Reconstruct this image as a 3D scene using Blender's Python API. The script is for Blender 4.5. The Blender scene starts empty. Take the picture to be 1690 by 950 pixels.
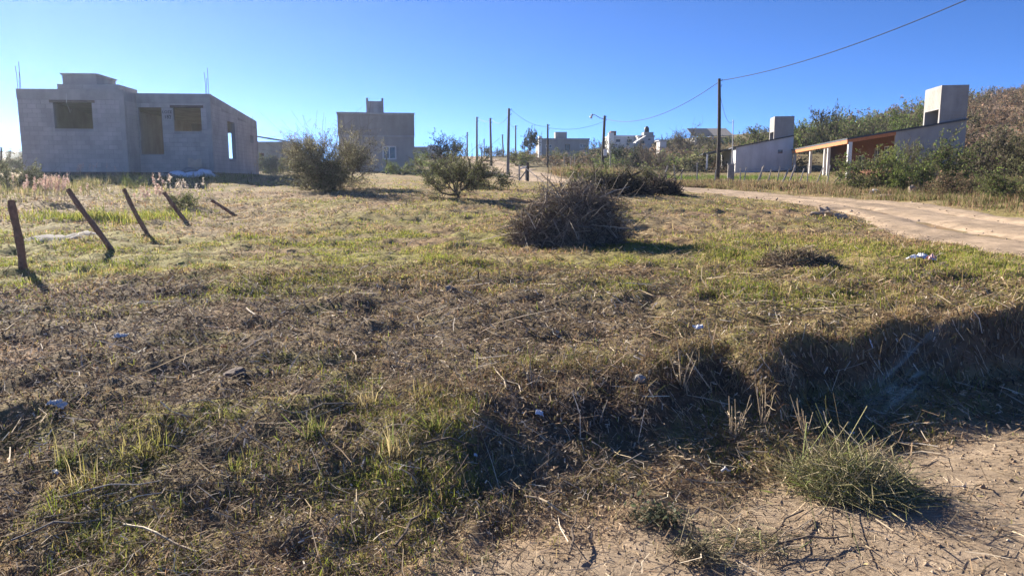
import bpy, math, random
import numpy as np
from mathutils import Matrix, Vector

# ------------------------------------------------------------------ camera, sky, sun, exposure
S = bpy.context.scene
FPX, CX, CY, HZ, EYE = 1200.0, 845.0, 475.0, 302.0, 1.6      # photo focal length in pixels, centre, horizon row, eye height
PITCH = math.atan((CY - HZ) / FPX)
cam_d = bpy.data.cameras.new('camera'); cam = bpy.data.objects.new('camera', cam_d)
S.collection.objects.link(cam); S.camera = cam
cam_d.sensor_width = 36.0; cam_d.lens = 36.0 * FPX / 1690.0
cam_d.clip_start = 0.05; cam_d.clip_end = 5000
cam.location = (0, 0, EYE); cam.rotation_euler = (math.pi / 2 - PITCH, 0, 0)

SUN_AZ, SUN_EL = math.radians(-40.0), math.radians(22.0)     # left of the view axis (+Y), low in front
w = bpy.data.worlds.new('World'); S.world = w; w.use_nodes = True
nt = w.node_tree; bg = nt.nodes['Background']
sky = nt.nodes.new('ShaderNodeTexSky'); sky.sky_type = 'NISHITA'; sky.sun_disc = False
sky.sun_elevation = SUN_EL; sky.sun_rotation = SUN_AZ % (2 * math.pi)
sky.altitude = 1500; sky.air_density = 0.45; sky.dust_density = 0.0; sky.ozone_density = 9.0
nt.links.new(sky.outputs[0], bg.inputs[0]); bg.inputs[1].default_value = 0.075
sun_d = bpy.data.lights.new('sun', 'SUN'); sun = bpy.data.objects.new('sun', sun_d); S.collection.objects.link(sun)
sun_d.energy = 5.0; sun_d.angle = math.radians(0.53); sun_d.color = (1.0, 0.90, 0.76)
sdir = Vector((math.sin(SUN_AZ) * math.cos(SUN_EL), math.cos(SUN_AZ) * math.cos(SUN_EL), math.sin(SUN_EL)))
sun.rotation_euler = sdir.to_track_quat('Z', 'Y').to_euler(); sun.location = (-20, 20, 40)
S.view_settings.view_transform = 'Standard'; S.view_settings.look = 'None'
S.view_settings.exposure = 1.58; S.view_settings.gamma = 1.0
S.cycles.max_bounces = 6; S.cycles.transparent_max_bounces = 8

rng = np.random.default_rng(7); random.seed(7)
COL = S.collection

# ------------------------------------------------------------------ small numerics
def hash2(i, j, seed):
    n = (i.astype(np.int64) * 374761393 + j.astype(np.int64) * 668265263 + seed * 1274126177) & 0xffffffff
    n = ((n ^ (n >> 13)) * 1274126177) & 0xffffffff
    return ((n ^ (n >> 16)) & 0xffff) / 65535.0
def vnoise(x, y, seed=0):
    x = np.asarray(x, float); y = np.asarray(y, float)
    i = np.floor(x); j = np.floor(y); fx = x - i; fy = y - j
    fx = fx * fx * (3 - 2 * fx); fy = fy * fy * (3 - 2 * fy)
    i = i.astype(np.int64); j = j.astype(np.int64)
    a = hash2(i, j, seed); b = hash2(i + 1, j, seed); c = hash2(i, j + 1, seed); d = hash2(i + 1, j + 1, seed)
    return (a * (1 - fx) + b * fx) * (1 - fy) + (c * (1 - fx) + d * fx) * fy          # 0..1
def fbm(x, y, seed=0, octv=4):
    t = 0; a = 0.5; n = 0
    for k in range(octv):
        t = t + a * vnoise(np.asarray(x) * 2 ** k + 17.3 * k, np.asarray(y) * 2 ** k - 9.1 * k, seed + k); n += a; a *= 0.5
    return t / n
def sstep(a, b, x):
    t = np.clip((np.asarray(x, float) - a) / (b - a), 0, 1); return t * t * (3 - 2 * t)
def at(px, py, d):
    """point seen at photo pixel (px,py) at depth d (metres along +Y)"""
    u = (px - CX) / FPX; v = (CY - py) / FPX
    yy = math.cos(PITCH) + v * math.sin(PITCH); zz = v * math.cos(PITCH) - math.sin(PITCH)
    return np.array([u * d / yy, d, EYE + zz * d / yy])

# ------------------------------------------------------------------ terrain height
CP = [at(*p) for p in [
    (100, 460, 8.2), (450, 460, 8.2), (800, 458, 8.2), (1150, 455, 8.4), (1500, 440, 8.8), (1690, 440, 8.8),
    (37, 443, 9.2), (180, 410, 11.2), (240, 388, 13.3), (305, 365, 16), (388, 355, 18),
    (935, 402, 12.3), (600, 402, 12.3), (1190, 400, 12.4), (760, 327, 21.5), (540, 312, 26), (300, 322, 23), (60, 318, 22),
    (30, 292, 32), (200, 292, 32), (350, 291, 33), (440, 290, 38), (620, 284, 58), (690, 286, 54), (700, 300, 36),
    (1115, 322, 27), (1400, 338, 24), (1690, 380, 14.6), (1500, 385, 14.5), (1250, 322, 32), (1560, 335, 25), (1690, 355, 20),
    (1184, 299, 45), (1100, 300, 45), (1390, 296, 47), (1590, 290, 46), (1690, 285, 45), (1690, 325, 27), (1307, 281, 64), (1170, 286, 66),
    (870, 300, 42), (950, 302, 40), (840, 283, 60), (815, 266, 85), (904, 280, 62), (1000, 278, 70),
    (930, 260, 105), (1040, 245, 120), (1100, 262, 95), (1170, 236, 120), (700, 262, 95), (770, 258, 100),
    (1230, 232, 120), (1320, 222, 115), (1420, 212, 105), (1520, 205, 95), (1620, 185, 92), (1690, 168, 95), (1690, 240, 62), (1560, 262, 64), (1450, 262, 72),
    (100, 278, 60), (300, 282, 60), (0, 280, 60), (480, 280, 70),
    (1690, 150, 125), (1500, 190, 130), (1300, 214, 160), (1100, 232, 170), (900, 255, 170), (780, 262, 170), (600, 272, 170), (300, 276, 170), (0, 268, 170),
]]
CP += [np.array(p, float) for p in [(-6, 4.2, .32), (-2.2, 4.3, .30), (-.9, 4.5, .28), (.2, 4.85, .31), (1.25, 5.2, .36), (2.5, 5.75, .43), (3.4, 6.1, .47), (4.6, 6.5, .52), (7, 7.2, .5),
                                   (-3, 2.5, .1), (0, 2.5, .3), (3, 3, .4)]]
CP = np.array(CP)
def wq(x, y):
    r = np.clip(np.hypot(x, y), 1.5, 170); th = np.clip(np.arctan2(x, y), -.95, .95)
    return np.stack([th * 1.3, np.log(r)], -1)
def _phi(r2): return np.where(r2 > 1e-12, r2 * np.log(np.maximum(r2, 1e-12)), 0)
_q = wq(CP[:, 0], CP[:, 1]); _n = len(_q)
_A = np.zeros((_n + 3, _n + 3)); _A[:_n, :_n] = _phi(((_q[:, None] - _q[None]) ** 2).sum(-1)) + np.eye(_n) * 2e-3
_A[:_n, _n] = 1; _A[:_n, _n + 1:] = _q; _A[_n, :_n] = 1; _A[_n + 1:, :_n] = _q.T
_W = np.linalg.solve(_A, np.concatenate([CP[:, 2], [0, 0, 0]]))
def tps(x, y):
    q = wq(x, y); out = _W[_n] + q[..., 0] * _W[_n + 1] + q[..., 1] * _W[_n + 2]
    for k in range(_n):
        out = out + _W[k] * _phi(((q - _q[k]) ** 2).sum(-1))
    return out
EDX = np.array([-30, -6, -2.2, -.9, .2, 1.25, 2.5, 3.4, 4.6, 7, 12, 30]); EDY = np.array([4.2, 4.2, 4.35, 4.55, 4.9, 5.2, 5.75, 6.1, 6.45, 7.0, 8.0, 9])
def bank_edge(x): return np.interp(x, EDX, EDY) + .32 * (vnoise(np.asarray(x) * 1.5, 0 * np.asarray(x), 5) - .5) + .30 * (vnoise(np.asarray(x) * 3.4, 0 * np.asarray(x), 15) - .5) + .16 * (vnoise(np.asarray(x) * 5, 0 * np.asarray(x), 6) - .5)
def bank_s(x, y):
    run = np.interp(x, [-6, -1.4, -.4, .4, 1.2, 2.0, 2.8, 6], [2.2, 1.7, 1.4, 1.15, .85, .48, .36, .45])
    e = bank_edge(x)
    return sstep(e - run, e, y)
def low_z(x, y):
    e = np.interp(x, EDX, EDY)
    gul = -.10 * np.exp(-((y - (e - .9)) / .8) ** 2) * sstep(.3, 2.2, x)
    tal = .11 * sstep(1.6, .5, e - y) * sstep(-1.0, .2, x)
    return gul + tal + .16 * sstep(.1, -1.7, x) * sstep(1.9, 4.2, y)
# dirt-track edge in plan (bare sand below this line)
DTX = np.array([-8, -2.2, -.62, -.1, .5, 1.1, 1.6, 2.2, 2.8, 3.6, 5, 9]); DTY = np.array([1.6, 1.9, 2.75, 3.0, 3.25, 3.6, 3.95, 4.2, 4.55, 5.0, 5.6, 6.6])
def dirt_w(x, y):
    n = .5 * (fbm(x * 1.7, y * 1.7, 31) - .5)
    return sstep(.25, -.25, y - np.interp(x, DTX, DTY) - n)
def road_line():
    pts = [(9.6, -4), (9.2, 4), (9.5, 9), (10.3, 14.6), (11.4, 19), (12.0, 24), (11.4, 30), (9.2, 35), (6.0, 39), (3.2, 44), (1.4, 50), (.2, 58), (-.6, 68), (-2.2, 82), (-5, 96), (-9, 112)]
    P = np.array(pts, float); t = np.arange(len(P)); tt = np.linspace(0, len(P) - 1, 240)
    out = np.zeros((240, 2))
    for k in range(2):                                                            # Catmull-Rom
        p = np.concatenate([[2 * P[0, k] - P[1, k]], P[:, k], [2 * P[-1, k] - P[-2, k]]])
        i = np.minimum(tt.astype(int), len(P) - 2); f = tt - i
        a, b, c, d = p[i], p[i + 1], p[i + 2], p[i + 3]
        out[:, k] = .5 * (2 * b + (c - a) * f + (2 * a - 5 * b + 4 * c - d) * f * f + (3 * b - a - 3 * c + d) * f ** 3)
    return out
ROAD = road_line(); ROAD_W = np.interp(np.arange(240), [0, 60, 110, 150, 239], [4.6, 4.4, 4.0, 4.2, 4.2]) / 2
def road_dist(x, y):
    x = np.asarray(x, float); best = np.full(x.shape, 1e9)
    for k in range(0, 240, 2):
        best = np.minimum(best, np.hypot(x - ROAD[k, 0], y - ROAD[k, 1]) - ROAD_W[k])
    return best
def lumps(x, y):
    r = np.hypot(x, y)
    k1 = fbm(x * 1.1, y * 1.1, 3, 3) - .5; k2 = fbm(x * 3.2, y * 3.2, 8, 3) - .5; k3 = fbm(x * 11, y * 11, 12, 2) - .5
    d = dirt_w(x, y)
    nf = .62 + .38 * sstep(4.5, 6.5, r)
    return (.11 * k1 + .13 * k2) * nf * (1 - .85 * d) + (.05 + .03 * sstep(8, 14, r)) * k3 * (1 - .88 * d) * sstep(34, 18, r) + .16 * (fbm(x * .35, y * .35, 41, 3) - .5) * sstep(5, 14, r)
def height_raw(x, y):
    f = tps(x, y); s = bank_s(x, y); z = low_z(x, y) * (1 - s) + f * s
    rd = road_dist(x, y); q = sstep(-.3, 1.2, rd)
    return z + lumps(x, y) * (.12 + .88 * q) - .07 * (1 - q)
# polar height table, shared by the ground mesh and everything that stands on it
TH = np.radians(np.concatenate([np.arange(-180, -47, 4.0), np.arange(-47, 47.01, .27), np.arange(51, 180.1, 4.0)])); TH[-1] = math.pi
LR = np.concatenate([np.linspace(math.log(.7), math.log(2.2), 14)[:-1], np.arange(math.log(2.2), math.log(130), .0106), np.linspace(math.log(130), math.log(330), 14)])
_T, _L = np.meshgrid(TH, LR, indexing='ij'); GX = np.exp(_L) * np.sin(_T); GY = np.exp(_L) * np.cos(_T)
GZ = height_raw(GX, GY)
def H(x, y):
    x = np.asarray(x, float); y = np.asarray(y, float)
    th = np.arctan2(x, y); lr = np.log(np.maximum(np.hypot(x, y), .71))
    i = np.clip(np.searchsorted(TH, th) - 1, 0, len(TH) - 2); j = np.clip(np.searchsorted(LR, lr) - 1, 0, len(LR) - 2)
    a = np.clip((th - TH[i]) / (TH[i + 1] - TH[i]), 0, 1); b = np.clip((lr - LR[j]) / (LR[j + 1] - LR[j]), 0, 1)
    return (GZ[i, j] * (1 - a) + GZ[i + 1, j] * a) * (1 - b) + (GZ[i, j + 1] * (1 - a) + GZ[i + 1, j + 1] * a) * b
def gp(px, d):
    """ground point on the photo column px at depth d"""
    x = (px - CX) / FPX * d * 1.0
    for _ in range(3):                                     # column of a pitched camera: correct for height
        z = float(H(x, d)); c = d * math.cos(PITCH) - (z - EYE) * math.sin(PITCH); x = (px - CX) / FPX * c
    return np.array([x, d, float(H(x, d))])
def hit(px, py):
    """where the ray through a photo pixel meets the ground"""
    ds = np.exp(np.linspace(math.log(2.0), math.log(140), 1500))
    P = at(px, py, 1.0); D = P - np.array([0, 0, EYE])
    g = H(D[0] * ds, D[1] * ds) - (EYE + D[2] * ds)
    k = int(np.argmax(g > 0)); 
    return np.array([D[0] * ds[k], ds[k], float(H(D[0] * ds[k], ds[k]))])
def scale_at(d): return d / FPX                              # metres per photo pixel at a depth

# ------------------------------------------------------------------ mesh helpers
def bulk(name, V, Q=None, T=None, col=None, mat=None, smooth=False):
    me = bpy.data.meshes.new(name); V = np.asarray(V, np.float32).reshape(-1, 3)
    Q = np.zeros((0, 4), np.int32) if Q is None else np.asarray(Q, np.int32).reshape(-1, 4)
    T = np.zeros((0, 3), np.int32) if T is None else np.asarray(T, np.int32).reshape(-1, 3)
    me.vertices.add(len(V)); me.vertices.foreach_set('co', V.ravel())
    L = np.concatenate([Q.ravel(), T.ravel()]); me.loops.add(len(L)); me.loops.foreach_set('vertex_index', L)
    st = np.concatenate([np.arange(len(Q)) * 4, len(Q) * 4 + np.arange(len(T)) * 3]).astype(np.int32)
    me.polygons.add(len(st)); me.polygons.foreach_set('loop_start', st)
    me.polygons.foreach_set('use_smooth', np.full(len(st), bool(smooth)))
    if col is not None:
        c = np.ones((len(V), 4), np.float32); c[:, :3] = col
        a = me.color_attributes.new('Col', 'FLOAT_COLOR', 'POINT'); a.data.foreach_set('color', c.ravel())
    if mat is not None: me.materials.append(mat)
    me.update(calc_edges=True); return me
def put(name, me, parent=None, loc=(0, 0, 0), rot=None, label=None, cat=None, group=None, kind=None):
    o = bpy.data.objects.new(name, me); COL.objects.link(o); o.location = loc
    if rot is not None: o.rotation_euler = rot
    if parent is not None: o.parent = parent
    if label: o['label'] = label
    if cat: o['category'] = cat
    if group: o['group'] = group
    if kind: o['kind'] = kind
    return o
def thing(name, label, cat, loc, group=None):
    o = put(name, None, None, tuple(float(v) for v in loc), label=label, cat=cat, group=group); o.empty_display_size = .2
    return o
def copy_tree(o, loc, rotz=0, scale=(1, 1, 1), label=None, group=None, parent=None):
    c = o.copy(); COL.objects.link(c); c.parent = parent
    if parent is None:
        c.location = loc; c.rotation_euler = (0, 0, rotz); c.scale = scale
        if label: c['label'] = label
        if group: c['group'] = group
    for ch in o.children: copy_tree(ch, None, parent=c)
    return c
class MB:
    """collects boxes, prisms and tubes in world space; build() links them as one mesh under a parent whose origin is subtracted"""
    def __init__(s): s.V = []; s.Q = []; s.T = []; s.n = 0
    def add(s, V, Q=(), T=()):
        V = np.asarray(V, float); s.V.append(V)
        if len(Q): s.Q.append(np.asarray(Q) + s.n)
        if len(T): s.T.append(np.asarray(T) + s.n)
        s.n += len(V); return s
    def hexa(s, P):      # 8 points: bottom ring 0-3 (counter-clockwise seen from above), top ring 4-7
        return s.add(P, [(3, 2, 1, 0), (4, 5, 6, 7), (0, 1, 5, 4), (1, 2, 6, 5), (2, 3, 7, 6), (3, 0, 4, 7)])
    def box(s, o, ex, ey, u0, u1, v0, v1, z0, z1, z0b=None, z1b=None):
        """box in a frame: origin o, horizontal axes ex, ey"""
        o = np.asarray(o, float); P = []
        for z in (z0, z1):
            for (u, v) in ((u0, v0), (u1, v0), (u1, v1), (u0, v1)): P.append(o + ex * u + ey * v + np.array([0, 0, z]))
        return s.hexa(P)
    def tube(s, P, R, sides=6, cap=True):
        P = np.asarray(P, float); K = len(P); R = np.broadcast_to(np.asarray(R, float), (K,))
        V, Q = tube_arrays(P[None], R[None], sides); T = []
        if cap:
            V = np.concatenate([V, P[:1], P[-1:]]); a = len(V) - 2
            for i in range(sides):
                j = (i + 1) % sides; T += [(a, j, i), (a + 1, (K - 1) * sides + i, (K - 1) * sides + j)]
        return s.add(V, Q, T)
    def build(s, name, mat, parent=None, smooth=False, loc=None, **kw):
        V = np.concatenate(s.V); off = np.array(loc if loc is not None else (parent_origin(parent) if parent else (0, 0, 0)), float)
        me = bulk(name, V - off, np.concatenate(s.Q) if s.Q else None, np.concatenate(s.T) if s.T else None, None, mat, smooth)
        return put(name, me, parent, tuple(off) if parent is None else (0, 0, 0), **kw)
def parent_origin(p):
    o = np.zeros(3)
    while p is not None: o += np.array(p.location); p = p.parent
    return o
def tube_arrays(P, R, sides):
    """P (N,K,3) polylines, R (N,K) radii -> vertices, quads"""
    N, K, _ = P.shape; t = np.gradient(P, axis=1); t /= np.linalg.norm(t, axis=2, keepdims=True) + 1e-9
    ref = np.where(np.abs(t[..., 2:3]) > .85, np.array([1.0, 0, 0]), np.array([0, 0, 1.0]))
    a = np.cross(t, ref); a /= np.linalg.norm(a, axis=2, keepdims=True) + 1e-9; b = np.cross(t, a)
    an = np.arange(sides) * 2 * math.pi / sides
    V = P[:, :, None] + R[:, :, None, None] * (a[:, :, None] * np.cos(an)[None, None, :, None] + b[:, :, None] * np.sin(an)[None, None, :, None])
    n, k, i = np.meshgrid(np.arange(N), np.arange(K - 1), np.arange(sides), indexing='ij'); j = (i + 1) % sides
    base = (n * K + k) * sides
    Q = np.stack([base + i, base + j, base + sides + j, base + sides + i], -1).reshape(-1, 4)
    return V.reshape(-1, 3), Q

# ------------------------------------------------------------------ materials
def nodes(m):
    m.use_nodes = True; n = m.node_tree.nodes; return n, m.node_tree.links, n['Principled BSDF']
def mat(name, c1, c2=None, scale=6.0, rough=.85, bump=.0, bscale=40.0, metal=0.0, detail=6, spec=.3, pos=False, rnd=0.0):
    m = bpy.data.materials.new(name); n, l, b = nodes(m)
    b.inputs['Roughness'].default_value = rough; b.inputs['Metallic'].default_value = metal; b.inputs['Specular IOR Level'].default_value = spec
    tc = n.new('ShaderNodeTexCoord')
    if c2 is None: c2 = tuple(v * .72 for v in c1)
    tx = n.new('ShaderNodeTexNoise'); tx.inputs['Scale'].default_value = scale; tx.inputs['Detail'].default_value = detail; tx.inputs['Roughness'].default_value = .65
    l.new(tc.outputs['Object'], tx.inputs['Vector'])
    r = n.new('ShaderNodeValToRGB'); r.color_ramp.elements[0].position = .32; r.color_ramp.elements[1].position = .68
    r.color_ramp.elements[0].color = (*c2, 1); r.color_ramp.elements[1].color = (*c1, 1)
    l.new(tx.outputs['Fac'], r.inputs['Fac']); out = r.outputs['Color']
    if pos:                                                    # weathering that runs across pieces: large stains and vertical runs in world space
        ge = n.new('ShaderNodeNewGeometry'); l.new(ge.outputs['Position'], tx.inputs['Vector'])
        mp = n.new('ShaderNodeMapping'); mp.inputs['Scale'].default_value = (2.2, 2.2, .35); l.new(ge.outputs['Position'], mp.inputs['Vector'])
        t4 = n.new('ShaderNodeTexNoise'); t4.inputs['Scale'].default_value = 1.0; t4.inputs['Detail'].default_value = 5; l.new(mp.outputs[0], t4.inputs['Vector'])
        m4 = n.new('ShaderNodeMapRange'); m4.inputs[1].default_value = .35; m4.inputs[2].default_value = .65; m4.inputs[3].default_value = .88; m4.inputs[4].default_value = 1.05; l.new(t4.outputs['Fac'], m4.inputs[0])
        oi = n.new('ShaderNodeObjectInfo'); m5 = n.new('ShaderNodeMapRange'); m5.inputs[3].default_value = 1 - rnd; m5.inputs[4].default_value = 1 + rnd; l.new(oi.outputs['Random'], m5.inputs[0])
        mm = n.new('ShaderNodeMath'); mm.operation = 'MULTIPLY'; l.new(m4.outputs[0], mm.inputs[0]); l.new(m5.outputs[0], mm.inputs[1])
        vs = n.new('ShaderNodeVectorMath'); vs.operation = 'SCALE'; l.new(out, vs.inputs[0]); l.new(mm.outputs[0], vs.inputs['Scale']); out = vs.outputs[0]
    l.new(out, b.inputs['Base Color'])
    if bump:
        t2 = n.new('ShaderNodeTexNoise'); t2.inputs['Scale'].default_value = bscale; t2.inputs['Detail'].default_value = 5
        l.new(tc.outputs['Object'], t2.inputs['Vector'])
        bp = n.new('ShaderNodeBump'); bp.inputs['Strength'].default_value = bump; bp.inputs['Distance'].default_value = .02
        l.new(t2.outputs['Fac'], bp.inputs['Height']); l.new(bp.outputs['Normal'], b.inputs['Normal'])
    return m
def mat_attr(name, rough=.7, transl=.0, spec=.25, fine=0.0, fscale=60, bump=0.0, tint=(1, 1, 1)):
    """colour comes from the mesh's own 'Col' attribute (one colour per blade, straw, leaf, patch of soil)"""
    m = bpy.data.materials.new(name); n, l, b = nodes(m)
    b.inputs['Roughness'].default_value = rough; b.inputs['Specular IOR Level'].default_value = spec
    at_ = n.new('ShaderNodeAttribute'); at_.attribute_name = 'Col'; out = at_.outputs['Color']
    if fine:
        tc = n.new('ShaderNodeTexCoord'); t = n.new('ShaderNodeTexNoise'); t.inputs['Scale'].default_value = fscale; t.inputs['Detail'].default_value = 8; t.inputs['Roughness'].default_value = .75
        l.new(tc.outputs['Object'], t.inputs['Vector'])
        mr = n.new('ShaderNodeMapRange'); mr.inputs[1].default_value = .36; mr.inputs[2].default_value = .64; mr.inputs[3].default_value = 1 - fine; mr.inputs[4].default_value = 1 + fine
        t3 = n.new('ShaderNodeTexNoise'); t3.inputs['Scale'].default_value = fscale * .23; t3.inputs['Detail'].default_value = 4
        l.new(tc.outputs['Object'], t3.inputs['Vector']); av = n.new('ShaderNodeMath'); av.operation = 'MULTIPLY_ADD'; av.inputs[1].default_value = .5
        hf = n.new('ShaderNodeMath'); hf.operation = 'MULTIPLY'; hf.inputs[1].default_value = .5; l.new(t3.outputs['Fac'], hf.inputs[0])
        l.new(t.outputs['Fac'], av.inputs[0]); l.new(hf.outputs[0], av.inputs[2]); l.new(av.outputs[0], mr.inputs[0])
        mx = n.new('ShaderNodeVectorMath'); mx.operation = 'SCALE'; l.new(out, mx.inputs[0]); l.new(mr.outputs[0], mx.inputs['Scale']); out = mx.outputs[0]
        if bump:
            bp = n.new('ShaderNodeBump'); bp.inputs['Strength'].default_value = bump; bp.inputs['Distance'].default_value = .03
            l.new(t.outputs['Fac'], bp.inputs['Height']); l.new(bp.outputs['Normal'], b.inputs['Normal'])
    l.new(out, b.inputs['Base Color'])
    if transl:
        tr = n.new('ShaderNodeBsdfTranslucent'); l.new(out, tr.inputs['Color']); ms = n.new('ShaderNodeMixShader'); ms.inputs[0].default_value = transl
        l.new(b.outputs[0], ms.inputs[1]); l.new(tr.outputs[0], ms.inputs[2]); l.new(ms.outputs[0], n['Material Output'].inputs['Surface'])
    return m
M = {}
M['soil'] = mat_attr('soil', .95, 0, .1, fine=.32, fscale=26, bump=.45)
M['road'] = mat_attr('road_dirt', .95, 0, .1, fine=.30, fscale=14, bump=.6)
M['grass'] = mat_attr('grass_blades', .7, .45, .15)
M['straw'] = mat_attr('dry_straw', .85, .22, .08)
M['leaf'] = mat_attr('shrub_leaves', .65, .42, .2)
M['bark'] = mat('bark', (.16, .12, .09), (.07, .055, .045), 14, .9, .5, 30)
M['twig'] = mat_attr('cut_twigs', .85, 0, .2)
M['block'] = mat('concrete_block', (.50, .475, .455), (.38, .355, .345), .9, .95, .5, 45, pos=True, rnd=.09)
M['mortar'] = mat('mortar', (.40, .385, .375), (.30, .285, .28), 1.2, .95, .4, 50, pos=True)
M['cement'] = mat('cement_render', (.44, .41, .37), (.34, .315, .29), .7, .92, .3, 30, pos=True)
M['tower_block'] = mat('weathered_tower_block', (.40, .375, .34), (.30, .28, .255), .9, .95, .5, 45, pos=True)
M['cement_dark'] = mat('bare_cement_render', (.36, .33, .295), (.27, .25, .225), .7, .92, .3, 30, pos=True)
M['beam'] = mat('cast_concrete', (.46, .44, .42), (.33, .32, .31), 1.4, .93, .35, 40, pos=True)
M['footing'] = mat('damp_footing', (.17, .13, .11), (.10, .08, .075), 4, .95, .5, 30)
M['white'] = mat('white_paint', (.80, .79, .76), (.68, .67, .64), 3, .75)
M['offwhite'] = mat('weathered_whitewash', (.66, .65, .64), (.55, .55, .55), .8, .85, pos=True)
M['rebar'] = mat('rusty_steel', (.13, .075, .05), (.07, .05, .045), 30, .7, metal=.3)
M['post'] = mat('old_post_wood', (.34, .18, .115), (.17, .095, .065), 18, .9, .7, 60)
M['palepost'] = mat('grey_fence_wood', (.48, .44, .38), (.30, .27, .23), 12, .9, .4, 50)
M['pole'] = mat('creosoted_pole', (.085, .07, .06), (.04, .035, .032), 7, .85, .3, 40)
M['greypole'] = mat('weathered_pole', (.24, .22, .20), (.13, .12, .115), 7, .85, .3, 40)
M['orange'] = mat('varnished_orange_wood', (.62, .22, .07), (.45, .14, .045), 8, .5)
M['brickwall'] = mat('red_brick', (.24, .105, .065), (.16, .07, .05), 9, .9, .4, 30)
M['sheet'] = mat('dark_roof_sheet', (.07, .075, .085), (.045, .048, .055), 4, .5)
M['glass'] = mat('window_glass', (.045, .055, .07), (.03, .035, .045), 3, .08, spec=.6)
M['dark'] = mat('dark_opening', (.03, .03, .032), None, 3, .9)
M['wire'] = mat('cable', (.05, .05, .055), None, 3, .6)
M['rock'] = mat('pale_rock', (.45, .37, .29), (.27, .21, .165), 5, .9, .6, 18)
M['whiterock'] = mat('white_rock', (.74, .73, .72), (.58, .57, .57), 5, .85, .3, 18)
M['plastic'] = mat('white_plastic', (.80, .82, .86), (.62, .66, .76), 9, .35)
M['orangebit'] = mat('orange_wrapper', (.75, .26, .06), (.55, .16, .04), 20, .5)
M['redmark'] = mat('printed_red', (.60, .20, .18), (.7, .5, .5), 14, .4)
M['straw_solid'] = mat('dry_stalk', (.52, .42, .28), (.33, .25, .16), 20, .7)
M['ash'] = mat('grey_ash', (.34, .325, .31), (.19, .175, .16), 6, .95, .5, 20)
M['cardboard'] = mat('beige_board', (.55, .48, .40), (.42, .37, .31), 5, .85)
M['ink'] = mat('charcoal_lettering', (.05, .05, .06), None, 5, .9)
M['tank'] = mat('black_tank', (.035, .035, .04), None, 4, .5)
# ------------------------------------------------------------------ the ground: one sheet to the horizon
def zones(x, y):
    """what covers the ground: bare dirt, dark mulch, green grass (rest: tan mown grass)"""
    x = np.asarray(x, float); y = np.asarray(y, float); k = x / np.maximum(y, .5); r = np.hypot(x, y)
    n1 = fbm(x * .55, y * .55, 50, 4); n2 = fbm(x * 1.6, y * 1.6, 60, 3)
    d = dirt_w(x, y)
    d = np.maximum(d, .75 * sstep(.62, .72, n2) * sstep(3.6, 2.6, r))
    mul = sstep(8.6, 7.6, y + .9 * (n1 - .5)) * np.interp(k, [-1, .05, .25, .6], [1, .95, .55, .3]) * (.65 + .35 * sstep(3.9, 4.9, y))
    g = .42 * sstep(.38, .66, n1) + .1
    g = np.where((y > 7.8) & (y < 13.8), .25 + .85 * sstep(.30, .60, n1), g)
    g = np.where((k > .30) & (y > 6.4) & (y < 12.8), .35 + .75 * sstep(.28, .58, n1), g)
    g = np.where((y > 13.8) & (y < 22), .10 + .62 * sstep(.42, .66, n1), g)
    g = np.where((y <= 7.8) & (k < .2), .12 + .5 * sstep(.58, .74, n2), g)
    g = np.where((k < -.05) & (y < 4.4), .2 + .75 * sstep(.45, .62, n2), g)
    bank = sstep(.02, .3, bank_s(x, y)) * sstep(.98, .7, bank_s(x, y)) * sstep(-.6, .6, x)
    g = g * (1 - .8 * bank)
    return d, mul * (1 - d), np.clip(g, 0, 1) * (1 - d), bank
def soil_color(x, y):
    d, m, g, b = zones(x, y); f = fbm(x * 2.3, y * 2.3, 71, 4)[..., None]; r = np.hypot(x, y)[..., None]
    tan = np.array([.29, .215, .125]) * (.65 + .7 * f); dark = np.array([.155, .115, .083]) * (.6 + .8 * f)
    grn = np.array([.22, .215, .05]) * (.7 + .6 * f); sand = np.array([.33, .255, .18]) * (.78 + .44 * f)
    c = tan * (1 - m[..., None] * .9) + dark * m[..., None] * .9
    c = c * (1 - .75 * g[..., None]) + grn * .75 * g[..., None]
    ru = sstep(.56, .7, fbm(x * .8 + 40, y * .8, 73, 4))[..., None] * .6; c = c * (1 - ru) + np.array([.30, .185, .115]) * (.7 + .6 * f) * ru
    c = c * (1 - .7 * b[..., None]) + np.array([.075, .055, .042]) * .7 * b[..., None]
    c = c * (1 - d[..., None]) + sand * d[..., None]
    far = sstep(50, 75, r); kk = (x / np.maximum(y, 1))[..., None]; bh = sstep(.5, .62, kk); scr = (np.array([.17, .14, .075]) * (1 - bh) + np.array([.21, .15, .105]) * bh) * (.6 + .8 * f)
    return c * (1 - far) + scr * far
nT, nL = GX.shape
V = np.stack([GX, GY, GZ], -1).reshape(-1, 3)
i, j = np.meshgrid(np.arange(nT - 1), np.arange(nL - 1), indexing='ij'); a = i * nL + j
Q = np.stack([a, a + 1, a + nL + 1, a + nL], -1).reshape(-1, 4)
V = np.concatenate([V, [[0, 0, float(GZ[:, 0].mean())]]]); ti = np.arange(nT - 1)
T = np.stack([np.full(nT - 1, len(V) - 1), ti * nL, (ti + 1) * nL], -1)
put('ground', bulk('ground', V, Q, T, soil_color(V[:, 0], V[:, 1]), M['soil'], True), kind='structure', label='uneven mown field with dark mulch, patchy grass and bare dirt')

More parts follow.
